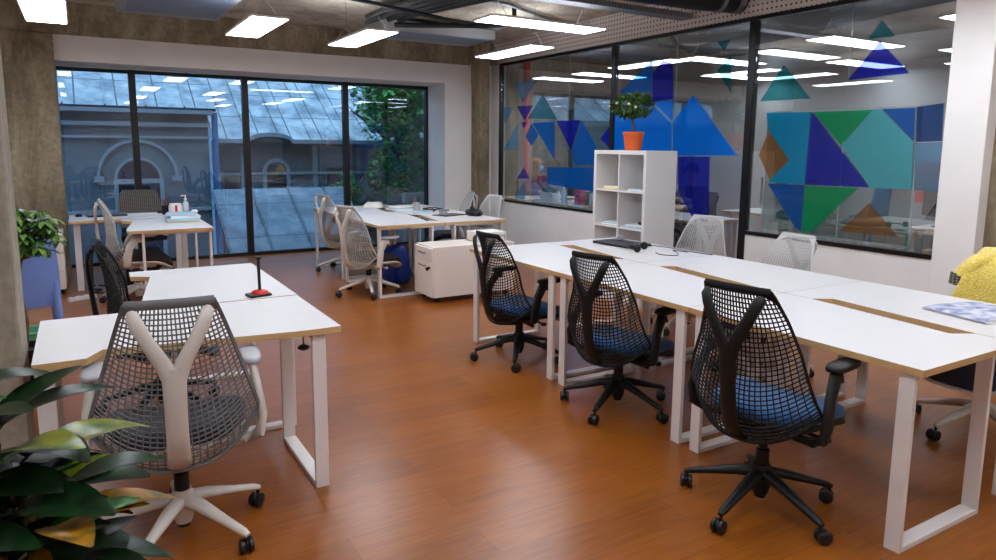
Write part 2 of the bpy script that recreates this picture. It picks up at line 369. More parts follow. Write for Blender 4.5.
# ------------------------------------------------------------------ camera
cam_d = bpy.data.cameras.new('camera'); cam = bpy.data.objects.new('camera', cam_d); COL.objects.link(cam)
yaw, pitch, roll = 5.40938782e-01, 1.42480491e-01, 8.43029476e-03
fw = Vector((sin(yaw)*cos(pitch), cos(yaw)*cos(pitch), -sin(pitch))); rt = Vector((cos(yaw), -sin(yaw), 0)); up = rt.cross(fw)
r2 = rt*cos(roll)+up*sin(roll); u2 = up*cos(roll)-rt*sin(roll)
mw = Matrix((r2, u2, -fw)).transposed().to_4x4(); mw.translation = (0, 0, 1.53)
cam.matrix_world = mw
cam_d.sensor_width = 36; cam_d.lens = 694.363*36/996; cam_d.shift_y = (245.873-280)/996; cam_d.clip_start = .05; cam_d.clip_end = 200
scene.camera = cam
DECALS = [
  ('light', [(8.612, 2.428), (8.012, 2.421), (8.36, 2.136)]),
  ('light', [(8.909, 2.09), (8.594, 2.092), (8.837, 1.854)]),
  ('deep', [(8.511, 2.094), (8.11, 2.089), (8.307, 1.888)]),
  ('deep', [(8.4, 1.866), (8.245, 1.874), (8.32, 1.778)]),
  ('light', [(8.87, 1.476), (8.471, 1.867), (8.462, 1.479)]),
  ('mid', [(8.278, 1.665), (8.131, 1.852), (7.944, 1.687), (8.118, 1.541)]),
  ('mid', [(8.106, 1.852), (7.576, 1.857), (7.558, 1.356)]),
  ('tealdark', [(8.221, 1.916), (7.863, 2.229), (7.516, 1.883)]),
  ('deep', [(7.535, 1.864), (7.027, 1.863), (7.21, 1.49)]),
  ('mid', [(7.006, 1.85), (6.707, 1.547), (6.697, 1.314), (7.126, 1.302), (7.189, 1.491)]),
  ('deep', [(6.625, 1.631), (6.474, 1.766), (6.463, 1.526)]),
  ('mid', [(7.738, 1.259), (6.714, 1.277), (6.702, 0.985), (7.731, 1.031)]),
  ('deep', [(8.488, 1.069), (8.312, 1.238), (8.174, 1.083)]),
  ('light', [(8.544, 0.787), (8.289, 1.045), (8.269, 0.784)]),
  ('mid', [(6.314, 2.15), (5.788, 2.469), (5.769, 2.118)]),
  ('deep', [(5.754, 2.032), (5.771, 2.322), (5.621, 2.453), (5.471, 2.397), (5.449, 2.037)]),
  ('bright', [(5.74, 2.02), (5.448, 2.027), (5.45, 1.809)]),
  ('bright', [(5.164, 2.062), (4.572, 1.462), (5.413, 1.449), (5.435, 1.799)]),
  ('bright', [(6.374, 1.925), (5.77, 2.0), (5.455, 1.783), (5.436, 1.453), (6.378, 1.474)]),
  ('deep', [(5.341, 1.439), (4.912, 1.446), (4.888, 0.792), (5.06, 0.765), (5.318, 1.068)]),
  ('teal', [(4.892, 2.561), (4.721, 2.559), (4.798, 2.456)]),
  ('teal', [(4.873, 2.284), (4.71, 2.4), (4.685, 2.053)]),
  ('deep', [(3.499, 2.086), (3.256, 2.366), (3.01, 2.101)]),
  ('teal', [(3.355, 2.391), (3.257, 2.522), (3.141, 2.387)]),
  ('teal', [(4.345, 1.957), (4.114, 2.266), (3.831, 1.957)]),
  ('cyan', [(4.266, 1.85), (3.817, 1.843), (3.826, 1.225), (4.208, 1.222), (3.992, 1.428), (4.227, 1.697)]),
  ('deep', [(3.806, 1.842), (3.246, 1.229), (3.819, 1.222)]),
  ('green', [(3.791, 1.842), (3.274, 1.84), (3.517, 1.565)]),
  ('aqua', [(3.266, 1.84), (3.202, 1.841), (2.934, 1.588), (2.916, 1.232), (3.237, 1.225), (3.512, 1.561)]),
  ('mid', [(3.19, 1.842), (2.946, 1.84), (2.931, 1.595)]),
  ('orange', [(4.231, 1.679), (3.997, 1.427), (4.179, 1.231), (4.325, 1.47)]),
  ('green', [(3.82, 1.214), (3.346, 1.219), (3.739, 0.808), (3.821, 0.807)]),
  ('mid', [(4.205, 1.213), (3.828, 1.216), (3.827, 0.807), (3.912, 0.86)]),
  ('orange', [(3.235, 1.105), (3.472, 0.854), (2.989, 0.86)]),
  ('navy', [(2.928, 1.846), (2.739, 1.867), (2.728, 1.595), (2.912, 1.588)]),
  ('pale', [(2.911, 1.58), (2.727, 1.588), (2.721, 1.224), (2.894, 1.229)]),
]
EXPOSURE = 0.38
# ------------------------------------------------------------------ the setting
CEIL = 3.05
PX = 5.40                                   # plane of the glazed partition
floor_poly = [(-1.6,-2.5),(5.62,-2.5),(5.62,1.9),(9.5,1.9),(9.5,10.4),(5.3,10.4),(5.3,10.0),(-1.6,10.0)]
struct('floor', MB().prism(floor_poly, -.12, 0), M['floor'], smooth=False)
struct('ceiling', MB().box(-1.75,5.46,-2.65,10.06,CEIL,CEIL+.2), M['slab'], smooth=False)
struct('ceiling_glass_room', MB().box(5.46,9.6,1.8,10.5,CEIL,CEIL+.2), M['room_ceiling'], smooth=False)
struct('wall_left', MB().box(-1.75,-1.6,-2.5,10.0,0,CEIL), M['white_wall'], smooth=False)
struct('wall_back', MB().box(-1.75,5.62,-2.65,-2.5,0,CEIL), M['white_wall'], smooth=False)
struct('wall_right', MB().box(5.52,5.62,-2.5,2.44,0,CEIL), M['concrete'], smooth=False)
# white pier at the near end of the partition
struct('trim_1', MB().box(PX,5.62,2.44,2.72,0,CEIL), M['white_wall'], smooth=False, bevel=.004)
# board marked concrete columns
struct('trim_2', MB().box(-1.6,-.16,9.17,9.98,0,2.71), M['concrete'], smooth=False, bevel=.01)
struct('trim_3', MB().box(-.8,-.225,3.0,3.3,0,CEIL), M['concrete_pale'], smooth=False, bevel=.012)
struct('trim_4', MB().box(5.07,5.24,8.99,9.25,0,CEIL), M['concrete'], smooth=False, bevel=.01)
# concrete edge beam over the white lintel
struct('trim_5', MB().box(-1.6,5.4,9.2,10.0,2.71,CEIL), M['concrete'], smooth=False, bevel=.006)
# white window surround: lintel, right pier, low kerb
w = MB()
w.box(-.16,5.07,9.26,9.92,2.43,2.71); w.prism([(4.64,9.26),(5.4,9.26),(5.4,9.98),(4.68,9.98)], 0, 2.43)
w.box(-.16,5.4,9.98,10.06,-.1,.0)
struct('wall_window', w, M['white_wall'], smooth=False)
# white end post beside the partition, sill wall, perforated lining above it
w = MB(); w.box(PX-.01,5.5,8.97,9.26,0,2.72); w.box(5.24,PX-.01,9.2,9.26,0,2.72); w.box(PX,5.5,6.44,8.97,0,.72); w.box(PX,5.5,2.72,4.42,0,.72)
struct('wall_partition', w, M['white_wall'], smooth=False)
struct('trim_6', MB().box(PX,5.5,2.72,9.2,2.725,CEIL), M['perf'], smooth=False)

# window_1: four fixed lights
win = bpy.data.objects.new('window_1', None); COL.objects.link(win); tag(win, 'wide black framed office window with four panes', kind='structure')
f = MB(); wx = [-.72, .63, 1.975, 3.37, 4.68]
f.box(-.72,4.68,9.93,9.99,2.385,2.43); f.box(-.72,4.68,9.93,9.99,0,.045)
for x in wx: f.box(x-.04,x+.04,9.92,10.0,.0,2.43)
f.build('window_frame', M['brown_frame'], win, smooth=False)
for i in range(4):
    MB().box(wx[i]+.04,wx[i+1]-.04,9.955,9.961,.045,2.385).build('pane', M['win_glass'], win, smooth=False)

# window_2: glazed partition with two mullions and butt jointed panes
par = bpy.data.objects.new('window_2', None); COL.objects.link(par); tag(par, 'black framed glass partition with coloured triangle film', kind='structure')
f = MB()
f.box(PX-.01,PX+.05,2.72,8.97,2.69,2.725); f.box(PX-.01,PX+.05,6.38,8.97,.72,.75); f.box(PX-.01,PX+.05,2.72,4.49,.72,.755)
for a, b in ((8.945,8.97),(6.38,6.44),(4.42,4.49)): f.box(PX-.015,PX+.055,a,b,0 if a < 7 else .72,2.7)
f.box(PX-.01,PX+.05,4.49,6.38,0,.03)
f.build('window_frame', M['black_frame'], par, smooth=False)
seams = [(8.945,.75,6.44,(8.16,7.28)), (6.38,.03,4.49,(5.42,)), (4.42,.755,2.72,(3.50,))]
for hi, z, lo, mids in seams:
    ys = [hi]+list(mids)+[lo]
    for a, b in zip(ys[:-1], ys[1:]):
        MB().box(PX+.010,PX+.020,b+.002,a-.002,z,2.69).build('pane', M['part_glass'], par, smooth=False)
    for y in mids: MB().box(PX+.011,PX+.019,y-.002,y+.002,z,2.69).build('glass_joint', M['seam'], par, smooth=False)
for k, (key, poly) in enumerate(DECALS):
    m = MB(); a = [Vector((PX+.008-.0006*(k % 9), y, z)) for y, z in poly]
    ar = sum(a[i].y*a[(i+1) % len(a)].z-a[(i+1) % len(a)].y*a[i].z for i in range(len(a)))
    vs = [m.v(p) for p in (a if ar < 0 else a[::-1])]; m.face(vs)
    m.build('triangle_film', M['film_'+key], par, smooth=False, recalc=False)

# ------------------------------------------------------------------ outside
def ext_arch(mb, cx, y, zs, r0, r1, d, n=20):
    A = []
    for i in range(n+1):
        t = pi*i/n; A.append([Vector((cx+r*cos(t), yy, zs+r*sin(t))) for r, yy in ((r0,y),(r1,y),(r1,y-d),(r0,y-d))])
    mb.rings(A)
bld = thing('building', 'old grey rendered building with arched windows and zinc roof outside the window', 'building', (0,14,0))
MB().box(-7,2.1,0,.4,-3,2.14).build('wall', M['facade'], bld, smooth=False)
c = MB(); c.box(-7,2.15,-.3,.1,2.06,2.16); c.box(-7,2.12,-.14,.05,1.83,1.9); c.box(-7,2.12,-.08,.05,.30,.36); c.box(-7,2.12,-.1,.05,1.62,1.66)
c.build('cornice', M['facade_trim'], bld, smooth=False)
def roof(mb, x0, x1, y0, z0, y1, z1, th=.06):
    L = sqrt((y1-y0)**2+(z1-z0)**2)
    return L, atan2(z1-z0, y1-y0)
def roof_obj(name, x0, x1, y0, z0, y1, z1, parent=None, m='zinc', skew=0):
    L = sqrt((y1-y0)**2+(z1-z0)**2); a = atan2(z1-z0, y1-y0)
    mb = MB(); mb.prism([(x0,0),(x1,0),(x1+skew*L,L),(x0+skew*L,L)], -.06, 0)
    nx = int((x1-x0)/.62)+1
    for i in range(nx): # standing seams run up the slope
        x = x0+i*.62; mb.prism([(x-.012,0),(x+.012,0),(x+.012+skew*L,L),(x-.012+skew*L,L)], 0, .03)
    o = mb.build(name, M[m], parent, smooth=False); o.rotation_euler = (a,0,0); o.location = (0,y0,z0); return o
roof_obj('roof', -7, 2.2, -.32, 2.16, 8.0, 7.4, bld)
for cx in (-1.35, .9):
    m = MB(); ext_arch(m, cx, .02, .95, .60, .65, .1); m.box(cx-.70,cx-.54,-.1,.02,.86,.95); m.box(cx+.54,cx+.70,-.1,.02,.86,.95); m.build('hood_mould', M['facade_trim'], bld)
    m = MB(); ext_arch(m, cx, .02, .90, .34, .385, .07); m.box(cx-.40,cx-.33,-.05,.02,-.8,.9); m.box(cx+.33,cx+.40,-.05,.02,-.8,.9); m.box(cx-.33,cx+.33,-.05,.02,.82,.9); m.box(cx-.02,cx+.02,-.04,.02,-.8,.82)
    wf = m.build('window_frame', M['facade_trim'], bld)
    p = MB(); p.prism([(cx-.33,-.8),(cx+.33,-.8)]+[(cx+.33*cos(pi*i/16), .9+.33*sin(pi*i/16)) for i in range(17)], 0, .02, Matrix.Rotation(pi/2,4,'X'))
    p.build('pane', M['facade_dark'], wf, smooth=False)
MB().tube([(2.2,-.12,2.1),(2.2,-.12,-3)], .055, 10).build('downpipe', M['pipe_blue'], bld)
# right building, lower eave with an arched dormer bump
bl2 = thing('building', 'lower old building with a curved eave beside the trees outside the window', 'building', (0,14.6,0))
MB().box(2.3,7.5,0,.4,-3,1.6).build('wall', M['facade'], bl2, smooth=False)
roof_obj('roof', 2.25, 9.4, -.35, 1.6, 8.0, 6.9, bl2)
e = MB()
pts = [(2.3,1.6)]+[(3.28+.42*cos(pi-pi*i/12)*1.0, 1.6+.13*sin(pi*i/12)) for i in range(13)]+[(7.5,1.6)]
R = []
for x, z in pts: R.append([Vector((x,-.42,z-.05)),Vector((x,-.42,z+.03)),Vector((x,.2,z+.03)),Vector((x,.2,z-.05))])
e.rings(R); e.box(2.3,7.5,-.1,.05,.92,.97); e.build('eave', M['facade_trim'], bl2, smooth=False)
m = MB(); ext_arch(m, 3.45, .0, .98, .2, .27, .08); m.box(3.18,3.25,-.08,0,.2,.98); m.box(3.65,3.72,-.08,0,.2,.98); m.box(2.75,2.85,-.07,0,.0,1.5); m.box(4.2,4.3,-.07,0,0,1.5); wf = m.build('window_surround', M['facade_trim'], bl2)
MB().box(3.25,3.65,-.02,.01,.2,1.12).build('pane', M['facade_dark'], wf, smooth=False)
MB().box(2.45,2.7,-.03,.01,.3,1.0).build('window', M['facade_dark'], bl2, smooth=False)
MB().box(4.5,4.95,-.03,.01,.35,1.05).build('window', M['facade_dark'], bl2, smooth=False)
# low zinc roof just under the window
lr = roof_obj('lean_to_roof', 1.85, 4.1, 10.35, -.35, 12.3, .78, None, 'zinc_low')
tag(lr, 'low zinc sheet roof sloping up from under the office window', 'roof')
struct('ground', MB().box(-12,18,10.45,30,-3.2,-3), M['ground'], smooth=False)
# garden wall and trees on the right
tag(MB().prism([(4.75,0),(7.6,-.5),(7.6,-.35),(4.75,.15)], -3, .72, TR(0,11.0,0)).build('garden_wall', M['stone'], None, smooth=False), 'stone garden wall under the trees outside the window', 'wall')
def tree(name, label, x, y, z, rx, rz, n, seed, lsize=.09):
    rnd = random.Random(seed)
    t = thing(name, label, 'tree', (x,y,-3), 0, 'trees outside the window')
    zc = z+3
    tr = MB(); tr.tube([(0,0,0),(.05,0,zc*.5),(-.05,.05,zc)], [.14,.11,.06], 9)
    for i in range(9):
        a = rnd.uniform(0, 2*pi); tr.tube([(0,0,zc-rz*.8+i*.1),(cos(a)*rx*.4,sin(a)*rx*.4,zc-rz*.3+i*.08),(cos(a)*rx*.8,sin(a)*rx*.8,zc+i*.09)], [.05,.03,.012], 6)
    tr.build('trunk', M['bark'], t)
    fm = MB(); cl = []
    for i in range(26):
        while True:
            p = Vector((rnd.uniform(-1,1),rnd.uniform(-1,1),rnd.uniform(-1,1)))
            if p.length < 1: break
        cl.append(Vector((p.x*rx*.8,p.y*rx*.8,p.z*rz*.8)))
    for i in range(n):
        c0 = rnd.choice(cl); d = Vector((rnd.gauss(0,1),rnd.gauss(0,1),rnd.gauss(0,1))).normalized()
        p = c0+d*rnd.uniform(.5,1)**.5*rx*.36+Vector((0,0,zc))
        q = Vector((rnd.uniform(-1,1),rnd.uniform(-1,1),rnd.uniform(-.8,.2))).normalized()
        s = lsize*rnd.uniform(.7,1.4); sd = q.cross(Vector((0,0,1)))
        if sd.length < .1: continue
        sd = sd.normalized()*s*.42
        vs = [fm.v(p), fm.v(p+q*s*.5+sd), fm.v(p+q*s), fm.v(p+q*s*.5-sd)]; fm.face(vs)
    fm.build('foliage', M['tree_leaf'], t, smooth=False, recalc=False)
tree('leafy_tree', 'big leafy tree right of the zinc roofs outside the window', 5.55, 12.8, 2.05, 1.5, 1.3, 15000, 3, .10)
tree('leafy_tree', 'low shrubby tree against the lower building outside the window', 4.3, 12.6, .45, .42, .7, 2600, 8, .07)
tree('leafy_tree', 'dark bush in front of the garden wall outside the window', 4.42, 11.6, .3, .25, .28, 900, 9, .06)

# ------------------------------------------------------------------ the room behind the glass: shell
struct('wall_far', MB().box(9.5,9.6,1.9,10.4,0,CEIL), M['room_wall'], smooth=False)
struct('wall_end', MB().box(5.4,9.6,10.4,10.5,0,CEIL), M['concrete_pale'], smooth=False)
struct('wall_near', MB().box(5.62,9.6,1.8,1.9,0,CEIL), M['room_wall'], smooth=False)

# world
wd = bpy.data.worlds.new('dusk sky'); scene.world = wd; wd.use_nodes = True
wn = wd.node_tree; wn.nodes.clear()
wo = wn.nodes.new('ShaderNodeOutputWorld'); bg = wn.nodes.new('ShaderNodeBackground')
tcw = wn.nodes.new('ShaderNodeTexCoord'); spw = wn.nodes.new('ShaderNodeSeparateXYZ'); rw = wn.nodes.new('ShaderNodeValToRGB')
rw.color_ramp.elements[0].color = (.035,.085,.15,1); rw.color_ramp.elements[1].color = (.46,.66,.86,1); rw.color_ramp.elements[0].position = .05; rw.color_ramp.elements[1].position = .7
wn.links.new(tcw.outputs['Generated'], spw.inputs[0]); wn.links.new(spw.outputs['Z'], rw.inputs[0]); wn.links.new(rw.outputs[0], bg.inputs[0])
bg.inputs[1].default_value = 3.0
wn.links.new(bg.outputs[0], wo.inputs[0])
# ------------------------------------------------------------------ desks
DL, DD, DH, TH = 1.14, .73, .74, .027
def desk(loc, rotz, label, group, src=[None]):
    """laminate top on two flat steel loop frames; the back edge (+y) has a long cable notch"""
    if src[0] is None:
        t = thing('office_desk', label, 'desk', (0,0,0), 0, group)
        a, b = DL/2, DD/2; nd = .10
        poly = [(-a,-b),(a,-b),(a,b),(a-.17,b),(a-.225,b-nd),(-a+.17,b),(-a,b)]
        m = MB(); m.prism(poly, DH-TH, DH, None, 1); m.build('tabletop', [M['desk_top'], M['ply']], t, smooth=False)
        for s in (-1, 1):
            x = s*(a-.065); m = MB()
            y0, y1 = -b+.015, b-.115; wd_, th = .03, .022
            m.box(x-wd_,x+wd_,y0,y0+th,0,DH-TH); m.box(x-wd_,x+wd_,y1-th,y1,0,DH-TH)
            m.box(x-wd_,x+wd_,y0+th,y1-th,0,th); m.box(x-wd_,x+wd_,y0+th,y1-th,DH-TH-th,DH-TH)
            m.build('leg_frame', M['white_metal'], t, smooth=False, bevel=.002)
        m = MB(); m.box(-a+.095,a-.095,.02,.06,DH-TH-.04,DH-TH); m.build('crossbar', M['white_metal'], t, smooth=False)
        src[0] = t; r = t
    else: r = copy_tree(src[0])
    r.location = loc; r.rotation_euler = (0,0,rotz); tag(r, label, 'desk', group); return r
GR, GL = 'desks in the long double row on the right', 'desks in the left cluster'
G2, G3 = 'desks in the middle block by the window', 'desks in the far left corner'
ys = [1.850, 2.993, 4.136]
nm = ['nearest', 'middle', 'far end']
for i, y in enumerate(ys):
    desk((2.935,y,0), -pi/2, ['white desk at the near end of the long row, its corner towards the camera', 'white desk in the middle of the long row, at the second black chair', 'white desk at the far end of the long row, beside the furthest black chair'][i], GR)
for i, y in enumerate(ys):
    desk((3.669,y-.006,0), pi/2, ['white desk carrying the folded newspaper in front of the yellow jacket', 'white desk in front of the white mesh chair below the big glass board', 'white desk carrying the closed dark laptop beside the white cube shelf'][i], GR)
d_ = desk((.375,3.275,0), pi, 'white desk nearest on the left, with the white chair pulled up to its notched edge', GL)
for ch in d_.children:
    if ch.name.startswith('leg_frame'): ch.location = (.03,.095,0)
desk((.585,4.225,0), pi/2, 'white desk joined behind the nearest left desk, with the small red stand at its edge', GL)
desk((2.865,7.02,0), -pi/2, 'white desk at the front left of the window block, by the white chair', G2)
desk((2.865,8.16,0), -pi/2, 'white desk at the back left of the window block, close to the window', G2)
desk((3.605,7.02,0), pi/2, 'white desk at the front right of the window block, with a tablet on it', G2)
desk((3.605,8.16,0), pi/2, 'white desk at the back right of the window block, by the window pier', G2)
desk((.44,8.565,0), pi, 'white desk along the window in the far left corner, with a flat laptop', G3)
desk((.70,7.63,0), pi/2, 'white desk jutting out in the far left corner, loaded with paper trays', G3)

# ------------------------------------------------------------------ mesh backed task chairs
def back_pt(s, t):
    """point of the slung back: s across (-1..1), t from the lower rim to the top bar"""
    xs = [(0,-.215),(.12,-.250),(.3,-.256),(.5,-.244),(.75,-.256),(1,-.292)]
    for (a, xa), (b, xb) in zip(xs[:-1], xs[1:]):
        if t <= b: u = (t-a)/(b-a); x = xa+(xb-xa)*u; break
    zb = .352+.14*abs(s)**2.6
    z = zb+(.985-zb)*t
    hw = .139+(.296-.139)*(1-t)**.95
    if t < .08: hw *= 1-.05*(1-t/.08)
    x += .105*abs(s)**2.0*(1-t)**.75+.012*s*s
    return Vector((x, s*hw, z))
def back_n(s, t):
    e = .01
    a = back_pt(min(1,s+e),t)-back_pt(max(-1,s-e),t); b = back_pt(s,min(1,t+e))-back_pt(s,max(0,t-e))
    return a.cross(b)
def chair(label, fr, mesh, seat, base, pad, group):
    t = thing('task_chair', label, 'office chair', (0,0,0), 0, group)
    # base with casters
    m = MB()
    m.lathe([(.0,.06),(.030,.06),(.038,.09),(.046,.15),(.036,.195),(.0,.20)], 18)
    for k in range(5):
        a = 2*pi*k/5; d = Vector((cos(a), sin(a), 0))
        m.tube([d*.02+Vector((0,0,.155)), d*.10+Vector((0,0,.142)), d*.22+Vector((0,0,.108)), d*.30+Vector((0,0,.086)), d*.325+Vector((0,0,.076))],
               [(.033,.026),(.029,.022),(.021,.016),(.018,.014),(.012,.010)], 10, up=(0,0,1))
    sb = m.build('star_base', M[base], t, angle=50)
    for k in range(5):
        a = 2*pi*k/5; T = Matrix.Rotation(a,4,'Z') @ Matrix.Translation((.318,0,.0)) @ Matrix.Rotation(.5+k*1.3,4,'Z')
        m = MB()
        for s in (-1, 1):
            ax = Matrix.Translation((-.012,s*.016,.029)) @ Matrix.Rotation(pi/2,4,'X')
            m.lathe([(.0,-.010),(.022,-.010),(.029,-.006),(.029,.006),(.022,.010),(.0,.010)], 16, T=T @ ax)
        m.ball((-.012,0,.034), (.026,.013,.026), T, 10, 6)
        m.lathe([(.0,.035),(.007,.035),(.007,.078),(.0,.078)], 8, T=T)
        m.build('caster', M['caster'], sb, angle=50)
    m = MB(); m.lathe([(.0,.045),(.024,.045),(.028,.19),(.028,.26),(.019,.265),(.019,.345),(.0,.345)], 16); m.build('gas_cylinder', M['black_plastic'], t)
    # tilt mechanism and seat
    m = MB(); m.prism([(-.17,-.05),(-.10,-.085),(.10,-.085),(.16,-.05),(.16,.05),(.10,.085),(-.10,.085),(-.17,.05)], .335, .392)
    m.tube([(.03,-.09,.365),(.03,-.24,.36)], .008, 8); m.ball((.03,-.25,.36), (.022,.02,.014), None, 8, 6)
    m.build('tilt_mechanism', M['black_plastic'] if base != 'chair_white' else M['chair_white'], t, bevel=.006)
    def outline(sc, n=44):
        P = []
        for i in range(n):
            a = 2*pi*i/n; c, s_ = cos(a), sin(a)
            x = .245*abs(c)**.55*(1 if c > 0 else -1); y = .255*abs(s_)**.55*(1 if s_ > 0 else -1)
            y *= 1-.24*(x < 0)*(-x/.245)
            P.append((x*sc+.062, y*sc))
        return P
    def slab(levels):
        R = []
        for sc, z, drop in levels:
            R.append([Vector((x, y, z-drop*max(0, x-.12)**2*9-.0*y)) for x, y in outline(sc)])
        mb = MB(); mb.rings(R); return mb
    slab([(.80,.385,.3),(.93,.392,.3),(1.0,.41,.3),(.99,.422,.3)]).build('seat_pan', M[fr], t)
    slab([(.95,.421,.3),(1.0,.432,.3),(1.01,.452,.3),(.97,.472,.3),(.86,.481,.32),(.6,.482,.34),(.3,.479,.34)]).build('seat', M[seat], t, angle=60)
    # slung mesh back
    NS, NT = 25, 33; m = MB()
    for i in range(NS):
        s = -1+2*i/(NS-1); w_ = .0046 if 0 < i < NS-1 else .012
        P = [back_pt(s, j/22) for j in range(23)]; N = [back_n(s, j/22) for j in range(23)]
        m.strip(P, N, w_, .004 if w_ < .01 else .009)
    for j in range(1, NT):
        tt = (j/NT)**1.05
        P = [back_pt(-1+2*i/24, tt) for i in range(25)]; N = [back_n(-1+2*i/24, tt) for i in range(25)]
        m.strip(P, N, .0046, .004)
    m.tube([back_pt(-1+2*i/30, 0) for i in range(31)], .0085, 8)
    top = [back_pt(-1+2*i/16, 1.0)+Vector((0,0,-.004+.0*i)) for i in range(17)]
    m.tube(top, [(.007,.017)]*17, 8, up=(0,0,1))
    for s in (-1, 1): # webbed corners under the top bar
        q = [back_pt(s,1.0), back_pt(s*.62,1.0), back_pt(s*.72,.965), back_pt(s,.90)]
        n_ = back_n(s*.8,.95).normalized()*.003
        m.rings([[p-n_ for p in q],[p+n_ for p in q]])
    m.build('mesh_back', M[mesh], t, angle=40)
    # Y shaped tower behind the mesh
    m = MB()
    m.tube([(-.15,0,.368),(-.215,0,.372),(-.266,0,.42),(-.294,0,.52),(-.310,0,.62),(-.318,0,.70),(-.320,0,.765)],
           [(.042,.016),(.042,.017),(.039,.015),(.036,.014),(.036,.014),(.038,.014),(.042,.013)], 12, up=(1,0,.25))
    for s in (-1, 1):
        m.tube([(-.318,s*.010,.725),(-.321,s*.034,.785),(-.323,s*.072,.855),(-.320,s*.100,.915),(-.310,s*.115,.950),(-.296,s*.120,.962)],
               [(.030,.012),(.027,.013),(.024,.012),(.0235,.012),(.023,.013),(.013,.010)], 12, up=(1,0,.2))
    m.build('back_tower', M[fr], t, angle=60)
    # arms
    for s in (-1, 1):
        m = MB()
        m.tube([(-.06,s*.12,.372),(-.07,s*.235,.372),(-.085,s*.290,.40),(-.085,s*.300,.47),(-.06,s*.292,.56),(-.01,s*.282,.635),(.035,s*.277,.646)],
               [(.034,.016),(.034,.016),(.036,.018),(.036,.020),(.032,.016),(.036,.016),(.046,.012)], 12, up=(0,s,.3))
        ar = m.build('arm', M[fr], t, angle=60)
        m = MB(); pts = []
        for i in range(24):
            a = 2*pi*i/24; c, q = cos(a), sin(a)
            pts.append((.065+.110*abs(c)**.7*(1 if c > 0 else -1), s*.277+.041*abs(q)**.7*(1 if q > 0 else -1)))
        cx, cy = .065, s*.277
        m.rings([[Vector((cx+(x-cx)*k, cy+(y-cy)*k, z)) for x, y in pts] for k, z in ((.75,.656),(.97,.661),(1.0,.669),(.97,.678),(.90,.683),(.6,.686),(.2,.6865))])
        m.build('arm_pad', M[pad], ar, angle=60)
    return t
def place(t, x, y, head, dz=0.0, star=0.0, label=None, group=None, first=False):
    c = t if first else copy_tree(t)
    c.location = (x, y, 0); c.rotation_euler = (0,0,radians(head))
    for ch in c.children:
        if ch.name.startswith('star_base'): ch.rotation_euler = (0,0,radians(star-head))
        elif not ch.name.startswith('gas'): ch.location.z = dz
    if label: c['label'] = label
    if group: c['group'] = group
    return c
GB, GW = 'black mesh task chairs', 'white mesh task chairs'
kb = chair('black task chair with blue seat nearest on the right, third along the desks', 'black_plastic', 'black_mesh', 'blue_fabric', 'black_plastic', 'black_plastic', GB)
place(kb, 2.43,1.83, 9, .015, 47, first=True)
place(kb, 2.66,3.03, 13, -.045, 62, 'black task chair with blue seat, middle of the three along the long row')
place(kb, 2.66,4.12, 3, -.055, 16, 'black task chair with blue seat at the far end of the long row')
kl = place(kb, .33,4.30, -6, .0, 20, 'black task chair on the left seen edge on behind the nearest desk')
kw = chair('off white task chair with grey mesh back and navy seat nearest on the left', 'chair_white', 'grey_mesh', 'navy_fabric', 'chair_white', 'pad_grey', GW)
place(kw, .262,2.82, 84, .014, 18, first=True)
kd = chair('off white task chair with dark seat at the near corner of the window desks', 'chair_white', 'pale_mesh', 'dark_fabric', 'chair_white', 'pad_grey', GW)
place(kd, 2.50,6.76, 17, -.06, 40, first=True)
place(kd, 2.74,8.22, 8, -.05, 30, 'off white task chair left of the window desk block, furthest back by the glass')
place(kd, .42,7.47, -2, .01, 15, 'off white task chair pushed in at the jutting far left desk')
kx = chair('white mesh task chair in front of the glass board, across the long desk row', 'white_mesh', 'white_mesh', 'navy_fabric', 'chair_white', 'pad_grey', GW)
place(kx, 3.98,3.06, 174, -.055, 10, first=True)
place(kx, 4.36,4.12, 194, -.045, 50, 'white mesh task chair just right of the white cube shelf')
place(kx, 3.97,7.12, 186, -.045, 20, 'white mesh task chair right of the window desks, nearer one by the sill wall')
place(kx, 4.12,8.05, 165, -.06, 40, 'white mesh task chair right of the window desk block, by the white pier')
ky = place(kx, 4.13,1.75, 178, -.02, 24, 'white task chair with the yellow fleece jacket over its back')
kk = None

# wide knitted looking chair behind the far left desk
t = thing('mesh_chair', 'wide dark mesh backed chair behind the far left window desk', 'office chair', (.60,9.20,0), radians(-90))
m = MB(); m.lathe([(.0,.06),(.04,.06),(.04,.13),(.0,.13)], 14)
for k in range(5):
    a = 2*pi*k/5; m.tube([(0,0,.1),(.3*cos(a),.3*sin(a),.07)], [.025,.015], 8)
sb = m.build('star_base', M['black_plastic'], t)
for k in range(5):
    a = 2*pi*k/5; m = MB(); m.ball((.3*cos(a),.3*sin(a),.03), (.028,.028,.03), None, 10, 8); m.build('caster', M['caster'], sb)
m = MB(); m.lathe([(.0,.12),(.022,.12),(.022,.4),(.0,.4)], 12); m.build('gas_cylinder', M['black_plastic'], t)
m = MB(); m.prism([(-.22,-.22),(.22,-.24),(.25,0),(.22,.24),(-.22,.22)], .40, .47); m.build('seat', M['dark_fabric'], t, bevel=.02)
M['knit'] = grid_mat('black and white woven mesh', (122, 116, 108), (28, 27, 26), (1, 2), (.022, .016), 'dots', .8, .36)
def kp(u, v): return Vector((-.22-.06*v-.03*(1-u*u), u*(.235-.03*v**3), .52+.45*v))
m = MB(); R = []
for j in range(13):
    v = j/12; rowf = []; 
    k_ = 1 if j < 11 else (.97 if j == 11 else .90)
    R.append([kp(-1+2*i/14, v)*1 if True else 0 for i in range(15)])
R = [[Vector((p.x, p.y*(1 if j < 11 else (.97 if j == 11 else .88)), p.z)) for p in r] for j, r in enumerate(R)]
R = [r+[p+Vector((-.02,0,0)) for p in r[::-1]] for r in R]
m.rings(R); m.build('mesh_back', M['knit'], t)
